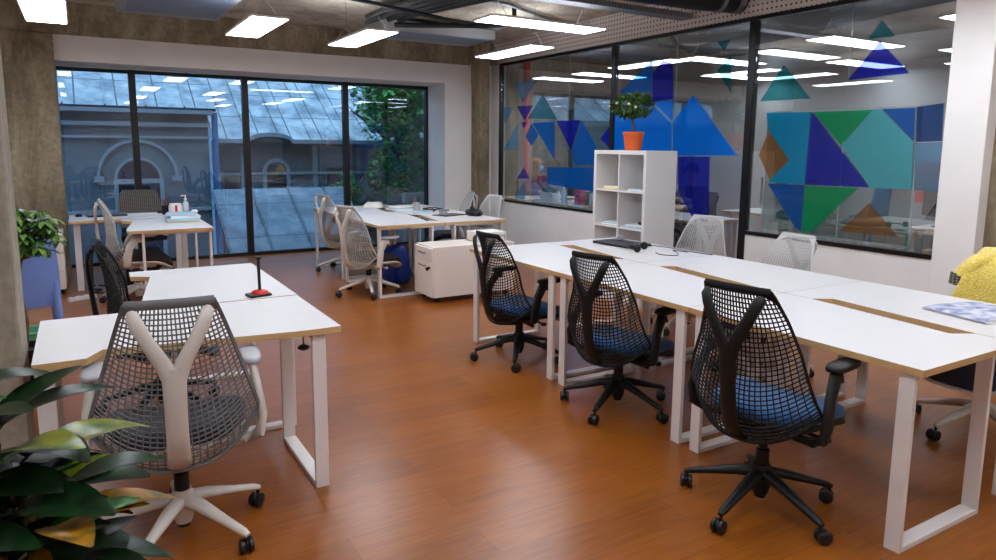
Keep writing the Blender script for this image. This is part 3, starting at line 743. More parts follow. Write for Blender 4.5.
m = MB(); m.tube([(-.1,0,.39),(-.28,0,.42),(-.31,0,.55),(-.33,0,.75)], .02, 8); m.build('back_post', M['black_plastic'], t)
# ------------------------------------------------------------------ cabinet, shelf, drawers
t = thing('drawer_cabinet', 'long low white cabinet on castors in front of the window desk block', 'cabinet', (2.86,5.98,0))
MB().box(.012,.93,0,.42,.06,.56).build('body', M['ped_white'], t, smooth=False, bevel=.006)
for z0, z1, key in ((.42,.545,0),(.065,.415,1)):
    d = MB().box(-.006,.012,.006,.414,z0,z1).build('drawer', M['ped_white'], t, smooth=False, bevel=.003)
    MB().tube([(-.006,.14,z1-.05),(-.026,.15,z1-.05),(-.026,.27,z1-.05),(-.006,.28,z1-.05)], .006, 8).build('handle', M['steel'], d)
    if key:
        l = MB(); l.lathe([(.0,0),(.013,0),(.013,.014),(.0,.014)], 12, T=TR(-.006,.06,z1-.06) @ Matrix.Rotation(-pi/2,4,'Y')); l.box(-.045,-.02,.055,.065,z1-.085,z1-.055)
        l.build('lock', M['black_plastic'], d)
for x in (.08,.86):
    for y in (.06,.36):
        m = MB(); m.lathe([(.0,-.012),(.024,-.012),(.028,0),(.024,.012),(.0,.012)], 14, T=TR(x,y,.028) @ Matrix.Rotation(pi/2,4,'X')); m.box(x-.02,x+.02,y-.014,y+.014,.045,.062); m.build('castor', M['caster'], t)
def paper_stack(loc, rotz, layers, label, name='paper_stack', cat='paper', group=None):
    t = thing(name, label, cat, loc, rotz, group); z = 0; rnd = random.Random(len(label))
    for (w, d, h, mt) in layers:
        m = MB(); m.box(-w/2,w/2,-d/2,d/2,z+.0005,z+h, TR(rnd.uniform(-.01,.01),rnd.uniform(-.01,.01),0,rnd.uniform(-.12,.12))); m.build('sheet_pile', M[mt], t, smooth=False); z += h
    return t
t = thing('paper_tray', 'white two level paper tray on the long low cabinet', 'paper tray', (3.58,6.20,.561))
m = MB(); m.box(-.17,.17,-.12,.12,0,.01); m.box(-.17,.17,.11,.12,0,.10); m.box(.16,.17,-.12,.12,0,.10); m.box(-.17,-.16,-.12,.12,0,.10); m.box(-.17,.17,-.12,.12,.055,.063); m.build('tray', M['ped_white'], t, smooth=False)
MB().box(-.15,.15,-.11,.10,.012,.045).build('paper', M['paper'], t, smooth=False)
MB().box(-.15,.155,-.115,.10,.064,.098).build('paper', M['paper'], t, smooth=False)

# cube shelf
SX, SY, SW, SD, SH = 4.5, 4.84, .765, .39, 1.50
t = thing('cube_shelf', 'white open cube shelf unit standing before the glass partition', 'shelf', (SX,SY,0))
m = MB(); m.box(0,SD,0,.038,.0,SH); m.box(0,SD,SW-.038,SW,0,SH); m.box(0,SD,.038,SW-.038,SH-.038,SH); m.box(0,SD,.038,SW-.038,0,.038)
m.build('carcass', M['shelf_white'], t, smooth=False, bevel=.002)
cell = (SH-.076)/4
for k in range(1, 4): MB().box(.002,SD,.038,SW-.038,.038+cell*k-.008,.038+cell*k+.008).build('shelf_board', M['shelf_white'], t, smooth=False)
MB().box(.003,SD,SW/2-.008,SW/2+.008,.038,SH-.038).build('divider', M['shelf_white'], t, smooth=False)
MB().box(SD-.006,SD,.038,SW-.038,.038,SH-.038).build('back_panel', M['shelf_white'], t, smooth=False)
def cubez(k): return SH-.038-cell*k+.0085
for (k, yo, lay, lb) in ((1, .57, [(.28,.22,.012,'paper_yellow'),(.20,.2,.02,'paper')], 'low pile of papers with a yellow sheet in the top left cube'),
                     (1, .20, [(.26,.22,.012,'paper'),(.24,.2,.008,'paper_blue')], 'thin pile of papers in the top right cube of the shelf'),
                     (2, .56, [(.30,.24,.012,'paper'),(.24,.24,.01,'paper_blue'),(.25,.2,.008,'paper')], 'loose papers in the second cube down on the left'),
                     (2, .20, [(.30,.26,.015,'paper_blue'),(.26,.24,.014,'paper')], 'papers and folders in the second cube down on the right')):
    paper_stack((SX+.18,SY+yo,cubez(k)), .1, lay, lb, group='paper piles in the cube shelf')
o = MB().tube([(0,0,.02),(.06,.03,.03),(.03,.08,.025),(-.04,.05,.03),(-.05,-.02,.025),(.02,-.04,.03)], .014, 8).build('cable_coil', M['black_plastic'])
o.location = (SX+.12,SY+.10,cubez(2)+.02); tag(o, 'small coil of black cable on the papers in the second right cube', 'cable')
# bonsai in orange pot
t = thing('potted_tree', 'small round crowned tree in an orange pot on top of the cube shelf', 'plant', (SX+.19,SY+.40,SH))
m = MB(); m.lathe([(.0,0),(.078,0),(.098,.155),(.106,.155),(.106,.18),(.096,.18),(.092,.15),(.0,.15)], 24); m.build('pot', M['terracotta'], t)
m = MB(); m.lathe([(.0,.14),(.092,.15),(.085,.158),(.0,.163)], 16); m.build('soil', M['soil'], t)
m = MB(); m.tube([(0,0,.15),(.012,.02,.25),(-.012,.035,.32),(.0,.06,.38),(.0,.05,.44)], [.016,.013,.012,.011,.006], 8)
m.tube([(-.012,.035,.32),(.0,-.04,.38),(.01,-.09,.42)], [.01,.008,.005], 6); m.tube([(.0,.05,.36),(.02,.12,.41),(.02,.17,.44)], [.009,.007,.004], 6); m.build('trunk', M['bark'], t)
rnd = random.Random(4); m = MB()
for i in range(620):
    th = rnd.uniform(0,2*pi); ph = rnd.uniform(-1,1); r = rnd.uniform(.55,1)
    d = Vector((cos(th)*sqrt(1-ph*ph), sin(th)*sqrt(1-ph*ph), ph))
    p = Vector((d.x*.17*r, .035+d.y*.225*r, .435+d.z*.10*r))
    q = (d+Vector((rnd.gauss(0,.5),rnd.gauss(0,.5),rnd.gauss(0,.4)))).normalized()
    m.mi = 0 if rnd.random() < .62 else 1
    m.leaf(p, q, (0.2,.1,1), rnd.uniform(.045,.075), rnd.uniform(.012,.018), .3, .2, 3)
m.build('foliage', [M['leaf_mid'], M['leaf_light']], t, recalc=False)
for p in ((-.15,-.12,.44),(-.16,.05,.45),(-.12,.20,.43),(-.11,-.17,.41)):
    m = MB(); m.ball((p[0],p[1]+.03,p[2]), (.014,.017,.014), None, 8, 6); m.build('blossom', M['blossom'], t)

# drawer unit in the left corner
t = thing('drawer_unit', 'narrow white three drawer unit beside the far left concrete column', 'cabinet', (-.40,8.42,0))
MB().box(-.21,.21,-.20,.30,.05,.62).build('body', M['ped_white'], t, smooth=False, bevel=.004)
for k in range(3):
    d = MB().box(-.205,.205,-.218,-.20,.055+k*.19,.235+k*.19).build('drawer', M['ped_white'], t, smooth=False, bevel=.004)
    m = MB(); m.lathe([(.0,0),(.012,0),(.012,.012),(.0,.012)], 12, T=TR(.12,-.218,.14+k*.19) @ Matrix.Rotation(pi/2,4,'X')); m.build('lock', M['black_plastic'], d)
MB().box(-.19,.19,-.18,.28,.0,.05).build('plinth', M['black_plastic'], t, smooth=False)

# blue moulded chair, green crate, potted schefflera on the left
t = thing('plastic_chair', 'lavender blue moulded plastic chair beside the leafy plant on the left', 'chair', (-.42,6.55,0), radians(6))
m = MB(); R = []
for z, w_, y in ((.22,.21,.02),(.30,.225,.0),(.50,.225,-.01),(.72,.21,-.035),(.90,.195,-.06),(.945,.17,-.068)):
    row = [Vector((-w_+2*w_*i/10, y-.05*(1-(2*i/10-1)**2), z)) for i in range(11)]
    R.append(row+[p+Vector((0,.022,0)) for p in row[::-1]])
m.rings(R); m.build('backrest', M['blue_plastic'], t)
m = MB(); m.prism([(-.21,-.02),(.21,-.02),(.22,.2),(.19,.40),(-.19,.40),(-.22,.2)], .40,.43); m.build('seat', M['blue_plastic'], t, bevel=.01)
for x in (-.19,.19):
    for y0, y1 in ((.0,-.05),(.36,.40)):
        m = MB(); m.tube([(x,y0,.42),(x*1.1,y1,0)], [.03,.022], 8); m.build('leg', M['blue_plastic'], t)
t = thing('storage_crate', 'mint green plastic crate on the floor below the leafy plant on the left', 'crate', (-.36,5.85,0))
m = MB(); m.box(-.15,.15,-.12,.12,0,.012); m.box(-.15,.15,-.12,-.108,0,.2); m.box(-.15,.15,.108,.12,0,.2); m.box(-.15,-.138,-.12,.12,0,.2); m.box(.138,.15,-.12,.12,0,.2); m.build('box', M['mint'], t, smooth=False)
m = MB(); m.box(-.16,.16,-.13,-.107,.19,.205); m.box(-.16,.16,.107,.13,.19,.205); m.box(-.16,-.137,-.13,.13,.19,.205); m.box(.137,.16,-.13,.13,.19,.205); m.build('rim', M['mint'], t, smooth=False)
t = thing('potted_plant', 'umbrella leaved green plant on a tall thin stem by the left concrete post', 'plant', (-.37,5.20,0))
m = MB(); m.lathe([(.0,0),(.10,0),(.125,.22),(.135,.22),(.135,.25),(.12,.25),(.115,.2),(.0,.2)], 22); m.build('pot', M['black_plastic'], t)
m = MB(); m.lathe([(.0,.19),(.115,.2),(.1,.215),(.0,.22)], 14); m.build('soil', M['soil'], t)
rnd = random.Random(9); st = MB(); lf = MB()
st.tube([(0,0,.2),(.02,0,.4),(-.01,.02,.65),(.02,.0,.9)], [.016,.014,.012,.01], 8); st.tube([(.01,0,.2),(-.03,.02,.45),(.01,.0,.75),(.05,.03,.95)], [.012,.01,.009,.007], 8)
for i in range(78):
    z = rnd.uniform(.84,1.12); a = rnd.uniform(0,2*pi); r = rnd.uniform(.05,.25)*(1-.6*abs((z-.96)/.2))
    hub = Vector((.05+cos(a)*r, sin(a)*r, z)); st.tube([(.02,0,max(.8,z-.12)), (hub+Vector((.02,0,z-.06)))/2+Vector((0,0,z/2-hub.z/2)), hub], .0035, 5)
    n_ = rnd.randint(6,8)
    for k in range(n_):
        b = 2*pi*k/n_+a; d = Vector((cos(b), sin(b), rnd.uniform(-.45,-.05)))
        lf.mi = 0 if rnd.random() < .55 else 1
        lf.leaf(hub, d, (0,0,1), rnd.uniform(.07,.105), .02, .5, .2, 4)
st.build('stem', M['bark'], t); lf.build('foliage', [M['leaf_mid'], M['leaf_light']], t, recalc=False)

# croton in the front left corner
t = thing('potted_plant', 'big glossy dark leaved plant with yellow streaked leaves in the front left corner', 'plant', (-.22,1.76,0))
m = MB(); m.lathe([(.0,0),(.13,0),(.17,.30),(.185,.30),(.185,.34),(.165,.34),(.16,.29),(.0,.29)], 26); m.build('pot', M['black_plastic'], t)
m = MB(); m.lathe([(.0,.28),(.16,.29),(.14,.31),(.0,.315)], 16); m.build('soil', M['soil'], t)
st = MB(); lf = MB(); rnd = random.Random(21)
stems = [((0,0),(.0,.02),.90),((.05,-.04),(.10,-.05),.76),((-.06,.03),(-.10,.08),.95),((.02,-.08),(.04,-.16),.70),((-.07,-.06),(-.14,-.08),.88),((.03,.06),(.06,.10),.80)]
for (b, tp, h) in stems:
    st.tube([(b[0],b[1],.28),((b[0]+tp[0])/2,(b[1]+tp[1])/2,.28+(h-.28)*.5),(tp[0],tp[1],h)], [.012,.010,.006], 8)
    nl = int(12+h*12)
    for k in range(nl):
        u = .15+.85*k/(nl-1); a = k*2.4+b[0]*40
        p = Vector((b[0]+(tp[0]-b[0])*u, b[1]+(tp[1]-b[1])*u, .28+(h-.28)*u))
        el = .75*u-.15+rnd.uniform(-.15,.15)
        d = Vector((cos(a)*cos(el), sin(a)*cos(el), sin(el)))
        L = rnd.uniform(.22,.30); x_ = rnd.random()
        lf.mi = 0 if x_ < .45 else 1 if x_ < .66 else 4 if x_ < .88 else 2 if x_ < .91 else 3
        st.tube([p, p+d*.045], .004, 5); lf.leaf(p+d*.04, d, (0,0,1), L, L*rnd.uniform(.21,.28), rnd.uniform(.4,.9), .2, 8)
# leaves that lean out to the right, where the photograph shows them
for (bx, by, bz, d, L, mi) in ((.0,.0,.90,(.5,.2,.55),.26,0),(-.05,-.05,.92,(.3,-.4,.6),.26,1),(.07,.02,.74,(1,.25,.42),.27,2),(.06,-.05,.68,(1,.1,.34),.27,3),(.09,-.03,.62,(1,-.1,.06),.29,0),(.10,-.06,.57,(1,.3,-.15),.24,4),
                               (.08,-.08,.56,(.9,-.5,-.1),.25,0),(.10,-.10,.46,(1,-.2,.15),.24,2),(.05,.06,.76,(.9,.5,.25),.24,0),(.12,-.04,.50,(1,-.1,-.1),.26,4),(.05,-.02,.52,(.55,-.35,.75),.25,4)):
    lf.mi = mi; lf.leaf((bx,by,bz), d, (0,0,1), L, L*.22, .45, .22, 8)
for k in range(34):
    p = Vector((rnd.uniform(-.20,.06), rnd.uniform(-.12,.10), rnd.uniform(.48,.93))); a = rnd.uniform(-2.2,2.2); el = rnd.uniform(-.3,.75)
    d = Vector((cos(a)*cos(el), sin(a)*cos(el), sin(el))); L = rnd.uniform(.20,.28)
    lf.mi = rnd.choice((0,0,0,1,1,4)); st.tube([p-d*.05, p+d*.01], .004, 5); lf.leaf(p, d, (rnd.uniform(-.3,.3),-.3,1), L, L*rnd.uniform(.2,.25), rnd.uniform(.3,.7), .24, 8)
st.build('stem', M['bark'], t); lf.build('foliage', [M['leaf_dark'], M['leaf_green'], M['leaf_yellow'], M['leaf_rust'], M['leaf_purple']], t, recalc=False)

# ------------------------------------------------------------------ things on the desks
Z = DH+.0008
t = thing('desk_stand', 'small red and black stand with an upright black rod on the left desks', 'stand', (.765,3.72,Z), .2)
m = MB(); m.prism([(-.055,-.045),(.055,-.045),(.06,.0),(.055,.045),(-.055,.045),(-.06,0)], 0,.012); m.build('base', M['black_plastic'], t, bevel=.003)
m = MB(); m.lathe([(.0,.012),(.046,.012),(.040,.024),(.022,.030),(.0,.032)], 16, c=(.008,0,0)); m.build('red_top', M['red_plastic'], t)
m = MB(); m.tube([(.008,0,.03),(.006,0,.20)], .008, 10); m.box(-.008,.02,-.008,.008,.195,.205); m.build('rod', M['black_plastic'], t)
# clamp knob under the near left desk
t = thing('clamp_knob', 'black clamp knob hanging under the right end of the nearest left desk', 'clamp', (.79,2.96,.64))
MB().tube([(0,0,.02),(0,0,.0722)], .004, 8).build('screw', M['steel'], t)
m = MB(); m.lathe([(.0,.0),(.012,.0),(.026,.008),(.026,.016),(.012,.024),(.0,.024)], 12); m.build('knob', M['black_plastic'], t)
# laptop, mouse, headphones
t = thing('laptop', 'closed dark grey laptop lying at the far end of the long desk row', 'laptop', (3.77,4.31,Z), radians(95))
m = MB(); m.prism([(-.20,-.135),(.20,-.135),(.20,.135),(-.20,.135)], .002,.012); m.build('base', M['black_plastic'], t, bevel=.003)
m = MB(); m.prism([(-.20,-.135),(.20,-.135),(.20,.135),(-.20,.135)], .013,.021); m.build('lid', M['laptop'], t, bevel=.003)
def mouse(loc, rz, mt, label):
    t = thing('computer_mouse', label, 'mouse', loc, rz)
    m = MB(); R = []
    for z, k in ((0,.9),(.006,1),(.016,.95),(.027,.72),(.033,.35)):
        R.append([Vector((.055*k*cos(2*pi*i/18)-.004*(1-k), .031*k*sin(2*pi*i/18), z)) for i in range(18)])
    m.rings(R); b = m.build('shell', M[mt], t)
    m = MB(); m.lathe([(.0,-.004),(.008,-.004),(.008,.004),(.0,.004)], 10, T=TR(.028,0,.026) @ Matrix.Rotation(pi/2,4,'X')); m.build('scroll_wheel', M['black_plastic'], t)
    return t
mouse((3.84,4.41,Z+.0215), .4, 'grey_plastic', 'grey mouse sitting on the closed dark laptop')
t = thing('headphones', 'black headphones lying on the desk beside the closed laptop', 'headphones', (3.66,3.98,Z), radians(30))
m = MB(); m.tube([(.085*cos(a_), .085*sin(a_)*1.1, .02+.012*sin(a_)) for a_ in [pi*i/16 for i in range(17)]], (.009), 8, flat=.6); m.build('headband', M['black_plastic'], t)
for s in (-1, 1):
    m = MB(); T = TR(s*.085,-.012,.031) @ Matrix.Rotation(pi/2,4,'Y') @ Matrix.Rotation(.3,4,'X')
    m.lathe([(.0,-.012),(.024,-.014),(.030,-.006),(.030,.006),(.024,.012),(.0,.012)], 16, T=T); m.build('ear_cup', M['black_plastic'], t)
def cable(label, pts, r=.003, mt='black_plastic'):
    P = [Vector(p) for p in pts]; Q = []
    for i in range(len(P)-1):
        p0 = P[max(0,i-1)]; p1 = P[i]; p2 = P[i+1]; p3 = P[min(len(P)-1,i+2)]
        for k in range(6):
            u = k/6; Q.append(.5*((2*p1)+(p2-p0)*u+(2*p0-5*p1+4*p2-p3)*u*u+(3*p1-p0-3*p2+p3)*u**3))
    Q.append(P[-1]); o = MB().tube(Q, r, 6).build('cable', M[mt]); return tag(o, label, 'cable')
zc = Z+.0035
cable('thin dark headphone cable looping over the desk behind the black headphones', [(3.70,3.84,zc),(3.66,3.74,zc),(3.74,3.66,zc),(3.84,3.76,zc),(3.90,3.86,zc),(3.93,3.74,zc)], .003)
cable('thin black laptop cable running along the far edge of the long desk row', [(3.93,4.17,zc),(3.98,4.0,zc),(3.97,3.75,zc),(3.99,3.55,zc)], .003)
# newspaper
t = thing('newspaper', 'folded newspaper with blue print lying on the near right desk', 'newspaper', (3.735,1.62,Z), radians(-12))
for k in range(4):
    m = MB(); R = []
    for i in range(13):
        u = i/12; x = -.19+.38*u; lift = .001+k*.0028+.006*sin(u*pi)*(k/3)+.003*max(0,sin(u*7))*(k > 1)
        R.append([Vector((x-.004*k,-.17+.004*k,lift)),Vector((x-.004*k,.17-.004*k,lift+.002*(k > 2))),Vector((x-.004*k,.17-.004*k,lift+.0022+.002*(k > 2))),Vector((x-.004*k,-.17+.004*k,lift+.0022))])
    m.rings(R); m.build('page_fold', M['news' if k == 3 else 'paper'], t)
# yellow fleece draped over the chair back
t = thing('fleece_jacket', 'yellow teddy fleece jacket hung over the chair at the right edge', 'jacket', (4.13,1.75,0), radians(178))
m = MB(); R = []
nx, nj = 26, 20
def jk(u, w):   # u across -1..1, w along the drape: front hem -> over the bar -> back hem
    hw = .215+.125*abs(w)**1.0
    yy = u*hw+.012*sin(u*9+w*5)
    if w < 0:  x = -.272+.04*min(1,-w*4)+.06*(-w)+.020*sin(u*11+w*3)*(-w)*.8+.13*u*u*(-w)**.6; z = .985+.012*cos(u*5)-.50*(-w)
    else:      x = -.345-.06*w-.014*sin(u*10+w*4)*w; z = .985+.012*cos(u*5)-.42*w
    if abs(w) < .12: k_ = w/.12; x = -.318-.045*k_; z = 1.0+.010*cos(u*5)-.02*k_*k_
    return Vector((x, yy, z-.03*abs(u)**3))
for j in range(nj+1):
    w_ = -1+2*j/nj; row = [jk(-1+2*i/nx, w_) for i in range(nx+1)]
    R.append(row)
V = [[m.v(p) for p in r] for r in R]
for j in range(nj):
    for i in range(nx): m.face([V[j][i], V[j][i+1], V[j+1][i+1], V[j+1][i]])
o = m.build('body', M['yellow_knit'], t, angle=80); so = o.modifiers.new('thickness', 'SOLIDIFY'); so.thickness = .018; so.offset = 0
sb_ = o.modifiers.new('smooth', 'SUBSURF'); sb_.levels = 1; sb_.render_levels = 1
for s, zb in ((1,.60),(-1,.80)):
    m = MB(); m.tube([(-.285,s*.15,.93),(-.25,s*.215,.945-(.945-zb)*.35),(-.215,s*.25,.945-(.945-zb)*.7),(-.19,s*.272,zb)], [(.050,.035),(.066,.05),(.062,.05),(.052,.042)], 14); sl = m.build('sleeve', M['yellow_knit'], t, angle=80)
    m = MB(); m.tube([(-.192,s*.268,zb+.02),(-.182,s*.278,zb-.045)], [(.054,.044),(.046,.036)], 14); m.build('cuff', M['knit'], sl)
m = MB(); m.tube([(-.33,-.10,.985),(-.30,-.06,1.012),(-.30,.06,1.012),(-.33,.10,.985)], .022, 10); m.build('collar', M['yellow_knit'], t)

# window block desk
m = MB(); m.rings([[Vector((.12*x*(1-.25*k)+.02*sin(7*a+k), 0, 0))+Vector((0, .085*y*(1-.25*k), .035+.033*k-.0)) for a, x, y in [(i, cos(2*pi*i/18), sin(2*pi*i/18)) for i in range(18)]] for k in (-1,-.4,.3,1)])
o = m.build('cloth_bundle', M['cloth_white']); o.location = (3.20,8.42,Z); tag(o, 'crumpled white cloth bundle on the far side of the window desks', 'cloth')
def cup(loc, label, mt='grey_plastic', n=5, seed=1):
    t = thing('pen_cup', label, 'pen cup', loc); rnd = random.Random(seed)
    MB().lathe([(.0,0),(.036,0),(.040,.10),(.036,.10),(.033,.006),(.0,.006)], 16).build('cup', M[mt], t)
    for k in range(n):
        a = rnd.uniform(0,6.28); m = MB(); m.tube([(.012*cos(a),.012*sin(a),.012),(.034*cos(a),.034*sin(a),.15+rnd.uniform(0,.03))], .0042, 6); m.build('pen', M[rnd.choice(['black_plastic','red_plastic','blue_bag','grey_plastic'])], t)
    return t
cup((3.52,7.82,Z), 'pale grey pen cup full of pens in the middle of the window desks', 'pad_grey', 6, 3)
def tablet(loc, rz, label, w=.26, d=.18):
    t = thing('tablet', label, 'tablet', loc, rz)
    MB().box(-w/2,w/2,-d/2,d/2,0,.008).build('case', M['black_plastic'], t, smooth=False, bevel=.003)
    MB().box(-w/2+.01,w/2-.01,-d/2+.01,d/2-.01,.0082,.0092).build('screen', M['screen'], t, smooth=False)
tablet((3.62,7.12,Z), radians(20), 'dark tablet lying flat on the front right window desk', .34, .22)
t = thing('tape_roll', 'pale round container standing on the dark tablet', 'container', (3.56,7.16,Z+.0095))
MB().lathe([(.0,0),(.05,0),(.05,.045),(.0,.045)], 20).build('body', M['pad_grey'], t); MB().lathe([(.0,.0455),(.052,.0455),(.050,.056),(.0,.058)], 20).build('lid', M['grey_plastic'], t)
cable('tangled black cables heaped on the right hand window desks', [(3.62,7.55,zc+.004),(3.72,7.70,zc+.006),(3.60,7.80,zc+.012),(3.76,7.86,zc+.018),(3.84,7.72,zc+.012),(3.66,7.62,zc+.02),(3.74,7.78,zc+.026),(3.86,7.60,zc+.004)], .008)
paper_stack((3.42,8.05,Z), .3, [(.3,.22,.012,'paper'),(.28,.2,.01,'paper_blue'),(.26,.2,.012,'paper')], 'pile of papers and a blue folder by the pen cup on the window desks')
paper_stack((3.38,7.42,Z), -.2, [(.22,.30,.008,'paper'),(.2,.28,.006,'paper_blue')], 'open white and blue papers beside the dark tablet')
t = thing('ring_binder', 'black ring binder lying behind the papers on the window desks', 'binder', (3.52,8.44,Z), .1)
MB().box(-.16,.14,-.13,.13,0,.005).build('cover', M['black_plastic'], t, smooth=False); MB().box(-.15,.14,-.12,.12,.0052,.032).build('paper_block', M['paper'], t, smooth=False); MB().box(-.16,.14,-.13,.13,.0322,.037).build('cover', M['black_plastic'], t, smooth=False)
m = MB(); m.rings([[Vector((.16*k*cos(2*pi*i/20)*(1+.08*sin(3*i)), .085*k*sin(2*pi*i/20)*(1+.1*cos(2*i)), z)) for i in range(20)] for z, k in ((0,.85),(.02,1),(.045,.95),(.065,.75),(.075,.35))])
t = thing('shoulder_bag', 'black shoulder bag slumped at the right edge of the window desks', 'bag', (3.86,6.97,Z), radians(80))
m.build('body', M['black_plastic'], t, angle=70); m = MB(); m.tube([(-.1,0,.055),(-.06,.02,.09),(.06,.02,.09),(.1,0,.055)], .008, 8); m.build('strap', M['black_plastic'], t)
# under the window desks
t = thing('backpack', 'bright blue backpack on the floor under the window desks', 'bag', (2.97,7.16,0), .3)
m = MB(); m.rings([[Vector((.15*k*abs(cos(2*pi*i/20))**.6*(1 if cos(2*pi*i/20) > 0 else -1), .11*k*abs(sin(2*pi*i/20))**.6*(1 if sin(2*pi*i/20) > 0 else -1), z)) for i in range(20)] for z, k in ((0,.9),(.03,1),(.25,1),(.36,.88),(.42,.6),(.435,.2))]); m.build('body', M['blue_bag'], t, angle=70)
m = MB(); m.rings([[Vector((.11*k*cos(2*pi*i/16), -.115-.03*k, .13+.09*k*sin(2*pi*i/16))) for i in range(16)] for k in (1,.6)]); m.build('front_pocket', M['blue_bag'], t)
for s in (-1, 1):
    m = MB(); m.tube([(s*.08,.10,.38),(s*.09,.16,.28),(s*.09,.12,.06)], .012, 6); m.build('strap', M['black_plastic'], t)
t = thing('cardboard_box', 'brown cardboard box on the floor under the right window desks', 'box', (3.52,8.12,0))
M['card'] = pbr('brown cardboard', (140, 98, 62), .85, var=.1)
MB().box(-.17,.17,-.14,.14,0,.26).build('carton', M['card'], t, smooth=False, bevel=.002)
for s in (-1, 1): m = MB(); m.box(-.17,.17,0,.14,0,.004, Matrix.Translation((0,s*.14,.262)) @ Matrix.Rotation(s*.15,4,'X') @ Matrix.Rotation(pi if s > 0 else 0,4,'Z')); m.build('flap', M['card'], t, smooth=False)

# far left corner desks
t = thing('laptop', 'flat dark laptop on the far left window desk', 'laptop', (.22,8.72,Z), .1)
m = MB(); m.box(-.19,.19,-.13,.13,.0,.010); m.build('base', M['black_plastic'], t, smooth=False, bevel=.003); m = MB(); m.box(-.19,.19,-.13,.13,.0105,.018); m.build('lid', M['laptop'], t, smooth=False, bevel=.003)
mouse((-.04,8.72,Z), 1.2, 'black_plastic', 'black mouse at the left end of the far left window desk')
mouse((.78,8.80,Z), .4, 'black_plastic', 'black mouse near the pump bottle on the far left window desk')
paper_stack((.58,8.62,Z), .2, [(.3,.2,.004,'paper'),(.24,.2,.004,'paper')], 'loose white sheets between laptop and pen cup in the far left corner')
t = thing('paper_tray', 'clear paper tray heaped with sheets on the jutting far left desk', 'paper tray', (.88,7.83,Z), -.05)
MB().box(-.15,.15,-.2,.2,0,.012).build('tray', M['paper_yellow'], t, smooth=False)
MB().box(-.155,.155,-.21,.2,.0125,.040).build('tray', M['paper_blue'], t, smooth=False)
MB().box(-.14,.14,-.19,.19,.0405,.062, TR(.01,.01,0,.08)).build('paper', M['paper'], t, smooth=False)
MB().box(-.14,.14,-.19,.19,.0622,.074, TR(-.01,.02,0,-.1)).build('paper', M['paper_blue'], t, smooth=False)
cup((.80,8.60,Z), 'dark pen cup with red and blue pens in the far left corner', 'black_plastic', 6, 7)
t = thing('gift_jar', 'white round jar with a red band between pen cup and pump bottle', 'jar', (.895,8.52,Z))
MB().lathe([(.0,0),(.06,.004),(.072,.04),(.072,.09),(.06,.125),(.0,.13)], 20).build('body', M['paper'], t)
m = MB(); m.rings([[Vector((.0735*cos(-1.75+.12*i), .0735*sin(-1.75+.12*i), z)) for i in range(4)]+[Vector((.070*cos(-1.75+.12*i), .070*sin(-1.75+.12*i), z)) for i in range(3,-1,-1)] for z in (.02,.11)]); m.build('band', M['red_plastic'], t)
t = thing('pump_bottle', 'clear pump bottle of hand gel on the far left window desk', 'bottle', (1.005,8.56,Z))
MB().lathe([(.0,0),(.034,0),(.034,.12),(.014,.145),(.014,.16),(.0,.16)], 16).build('body', M['clear'], t)
m = MB(); m.lathe([(.0,.16),(.016,.16),(.016,.178),(.006,.18),(.006,.205),(.0,.205)], 12); m.tube([(.01,0,.207),(-.035,0,.209),(-.045,0,.20)], .006, 8); m.build('pump', M['paper'], t)
t = thing('pouch', 'small black and white pouch at the right end of the jutting far left desk', 'pouch', (.99,8.13,Z), .3)
m = MB(); m.rings([[Vector((.075*k*cos(2*pi*i/16), .045*k*sin(2*pi*i/16), z)) for i in range(16)] for z, k in ((0,.9),(.02,1),(.045,.85),(.06,.4))]); m.build('body', M['black_plastic'], t, angle=70)
m = MB(); m.ball((.05,-.01,.06), (.04,.03,.025), None, 10, 6); m.build('tissue', M['paper'], t)
t = thing('storage_box', 'black open box on the floor under the jutting far left desk', 'box', (.52,8.45,0))
m = MB(); m.box(-.16,.16,-.13,.13,0,.012); m.box(-.16,.16,-.13,-.118,0,.3); m.box(-.16,.16,.118,.13,0,.3); m.box(-.16,-.148,-.118,.118,0,.3); m.box(.148,.16,-.118,.118,0,.3); m.build('box', M['black_plastic'], t, smooth=False)
for s in (-1, 1): MB().box(s*.161-.004,s*.161+.004,-.05,.05,.2,.24).build('handle', M['grey_plastic'], t, smooth=False)
cable('black cables trailing on the floor under the far left window desk', [(.06,8.50,.012),(.0,8.35,.01),(.12,8.25,.01),(.05,8.1,.012),(.20,8.05,.01),(.25,8.3,.012),(.1,8.45,.02)], .009)
t = thing('power_strip', 'white power strip on the floor under the far left window desk', 'power strip', (-.06,7.84,0), .5)
MB().box(-.13,.13,-.025,.025,0,.04).build('body', M['paper'], t, smooth=False, bevel=.004)
for k in range(3): MB().lathe([(.0,.0405),(.017,.0405),(.017,.042),(.0,.042)], 12, c=(-.08+k*.08,0,0)).build('socket', M['grey_plastic'], t)
# ------------------------------------------------------------------ ceiling
PZ = 2.60
def light_panel(x, y, along, label, group=None, w=.30, L=1.2):
    t = thing('ceiling_light', label, 'ceiling light', (x,y,PZ), 0 if along == 'y' else pi/2, group)
    m = MB(); m.box(-w/2-.012,w/2+.012,-L/2-.012,L/2+.012,.004,.022); m.build('frame', M['white_metal'], t, smooth=False)
    MB().box(-w/2,w/2,-L/2,L/2,-.001,.0035).build('diffuser', M['panel'], t, smooth=False)
    MB().box(-w/2+.02,w/2-.02,-L/2+.02,L/2-.02,.0222,.024).build('added_uplight', M['uplight_fill'], t, smooth=False)  # glowing top added to the panel as upward fill, not a lamp part
    for s in (-1, 1):
        m = MB(); m.tube([(-w/2+.02,s*(L/2-.15),.02),(0,s*(L/2-.15),.18),(0,s*(L/2-.15),CEIL-PZ)], .0022, 5); m.tube([(w/2-.02,s*(L/2-.15),.02),(0,s*(L/2-.15),.18)], .0022, 5); m.build('suspension_wire', M['wire'], t)
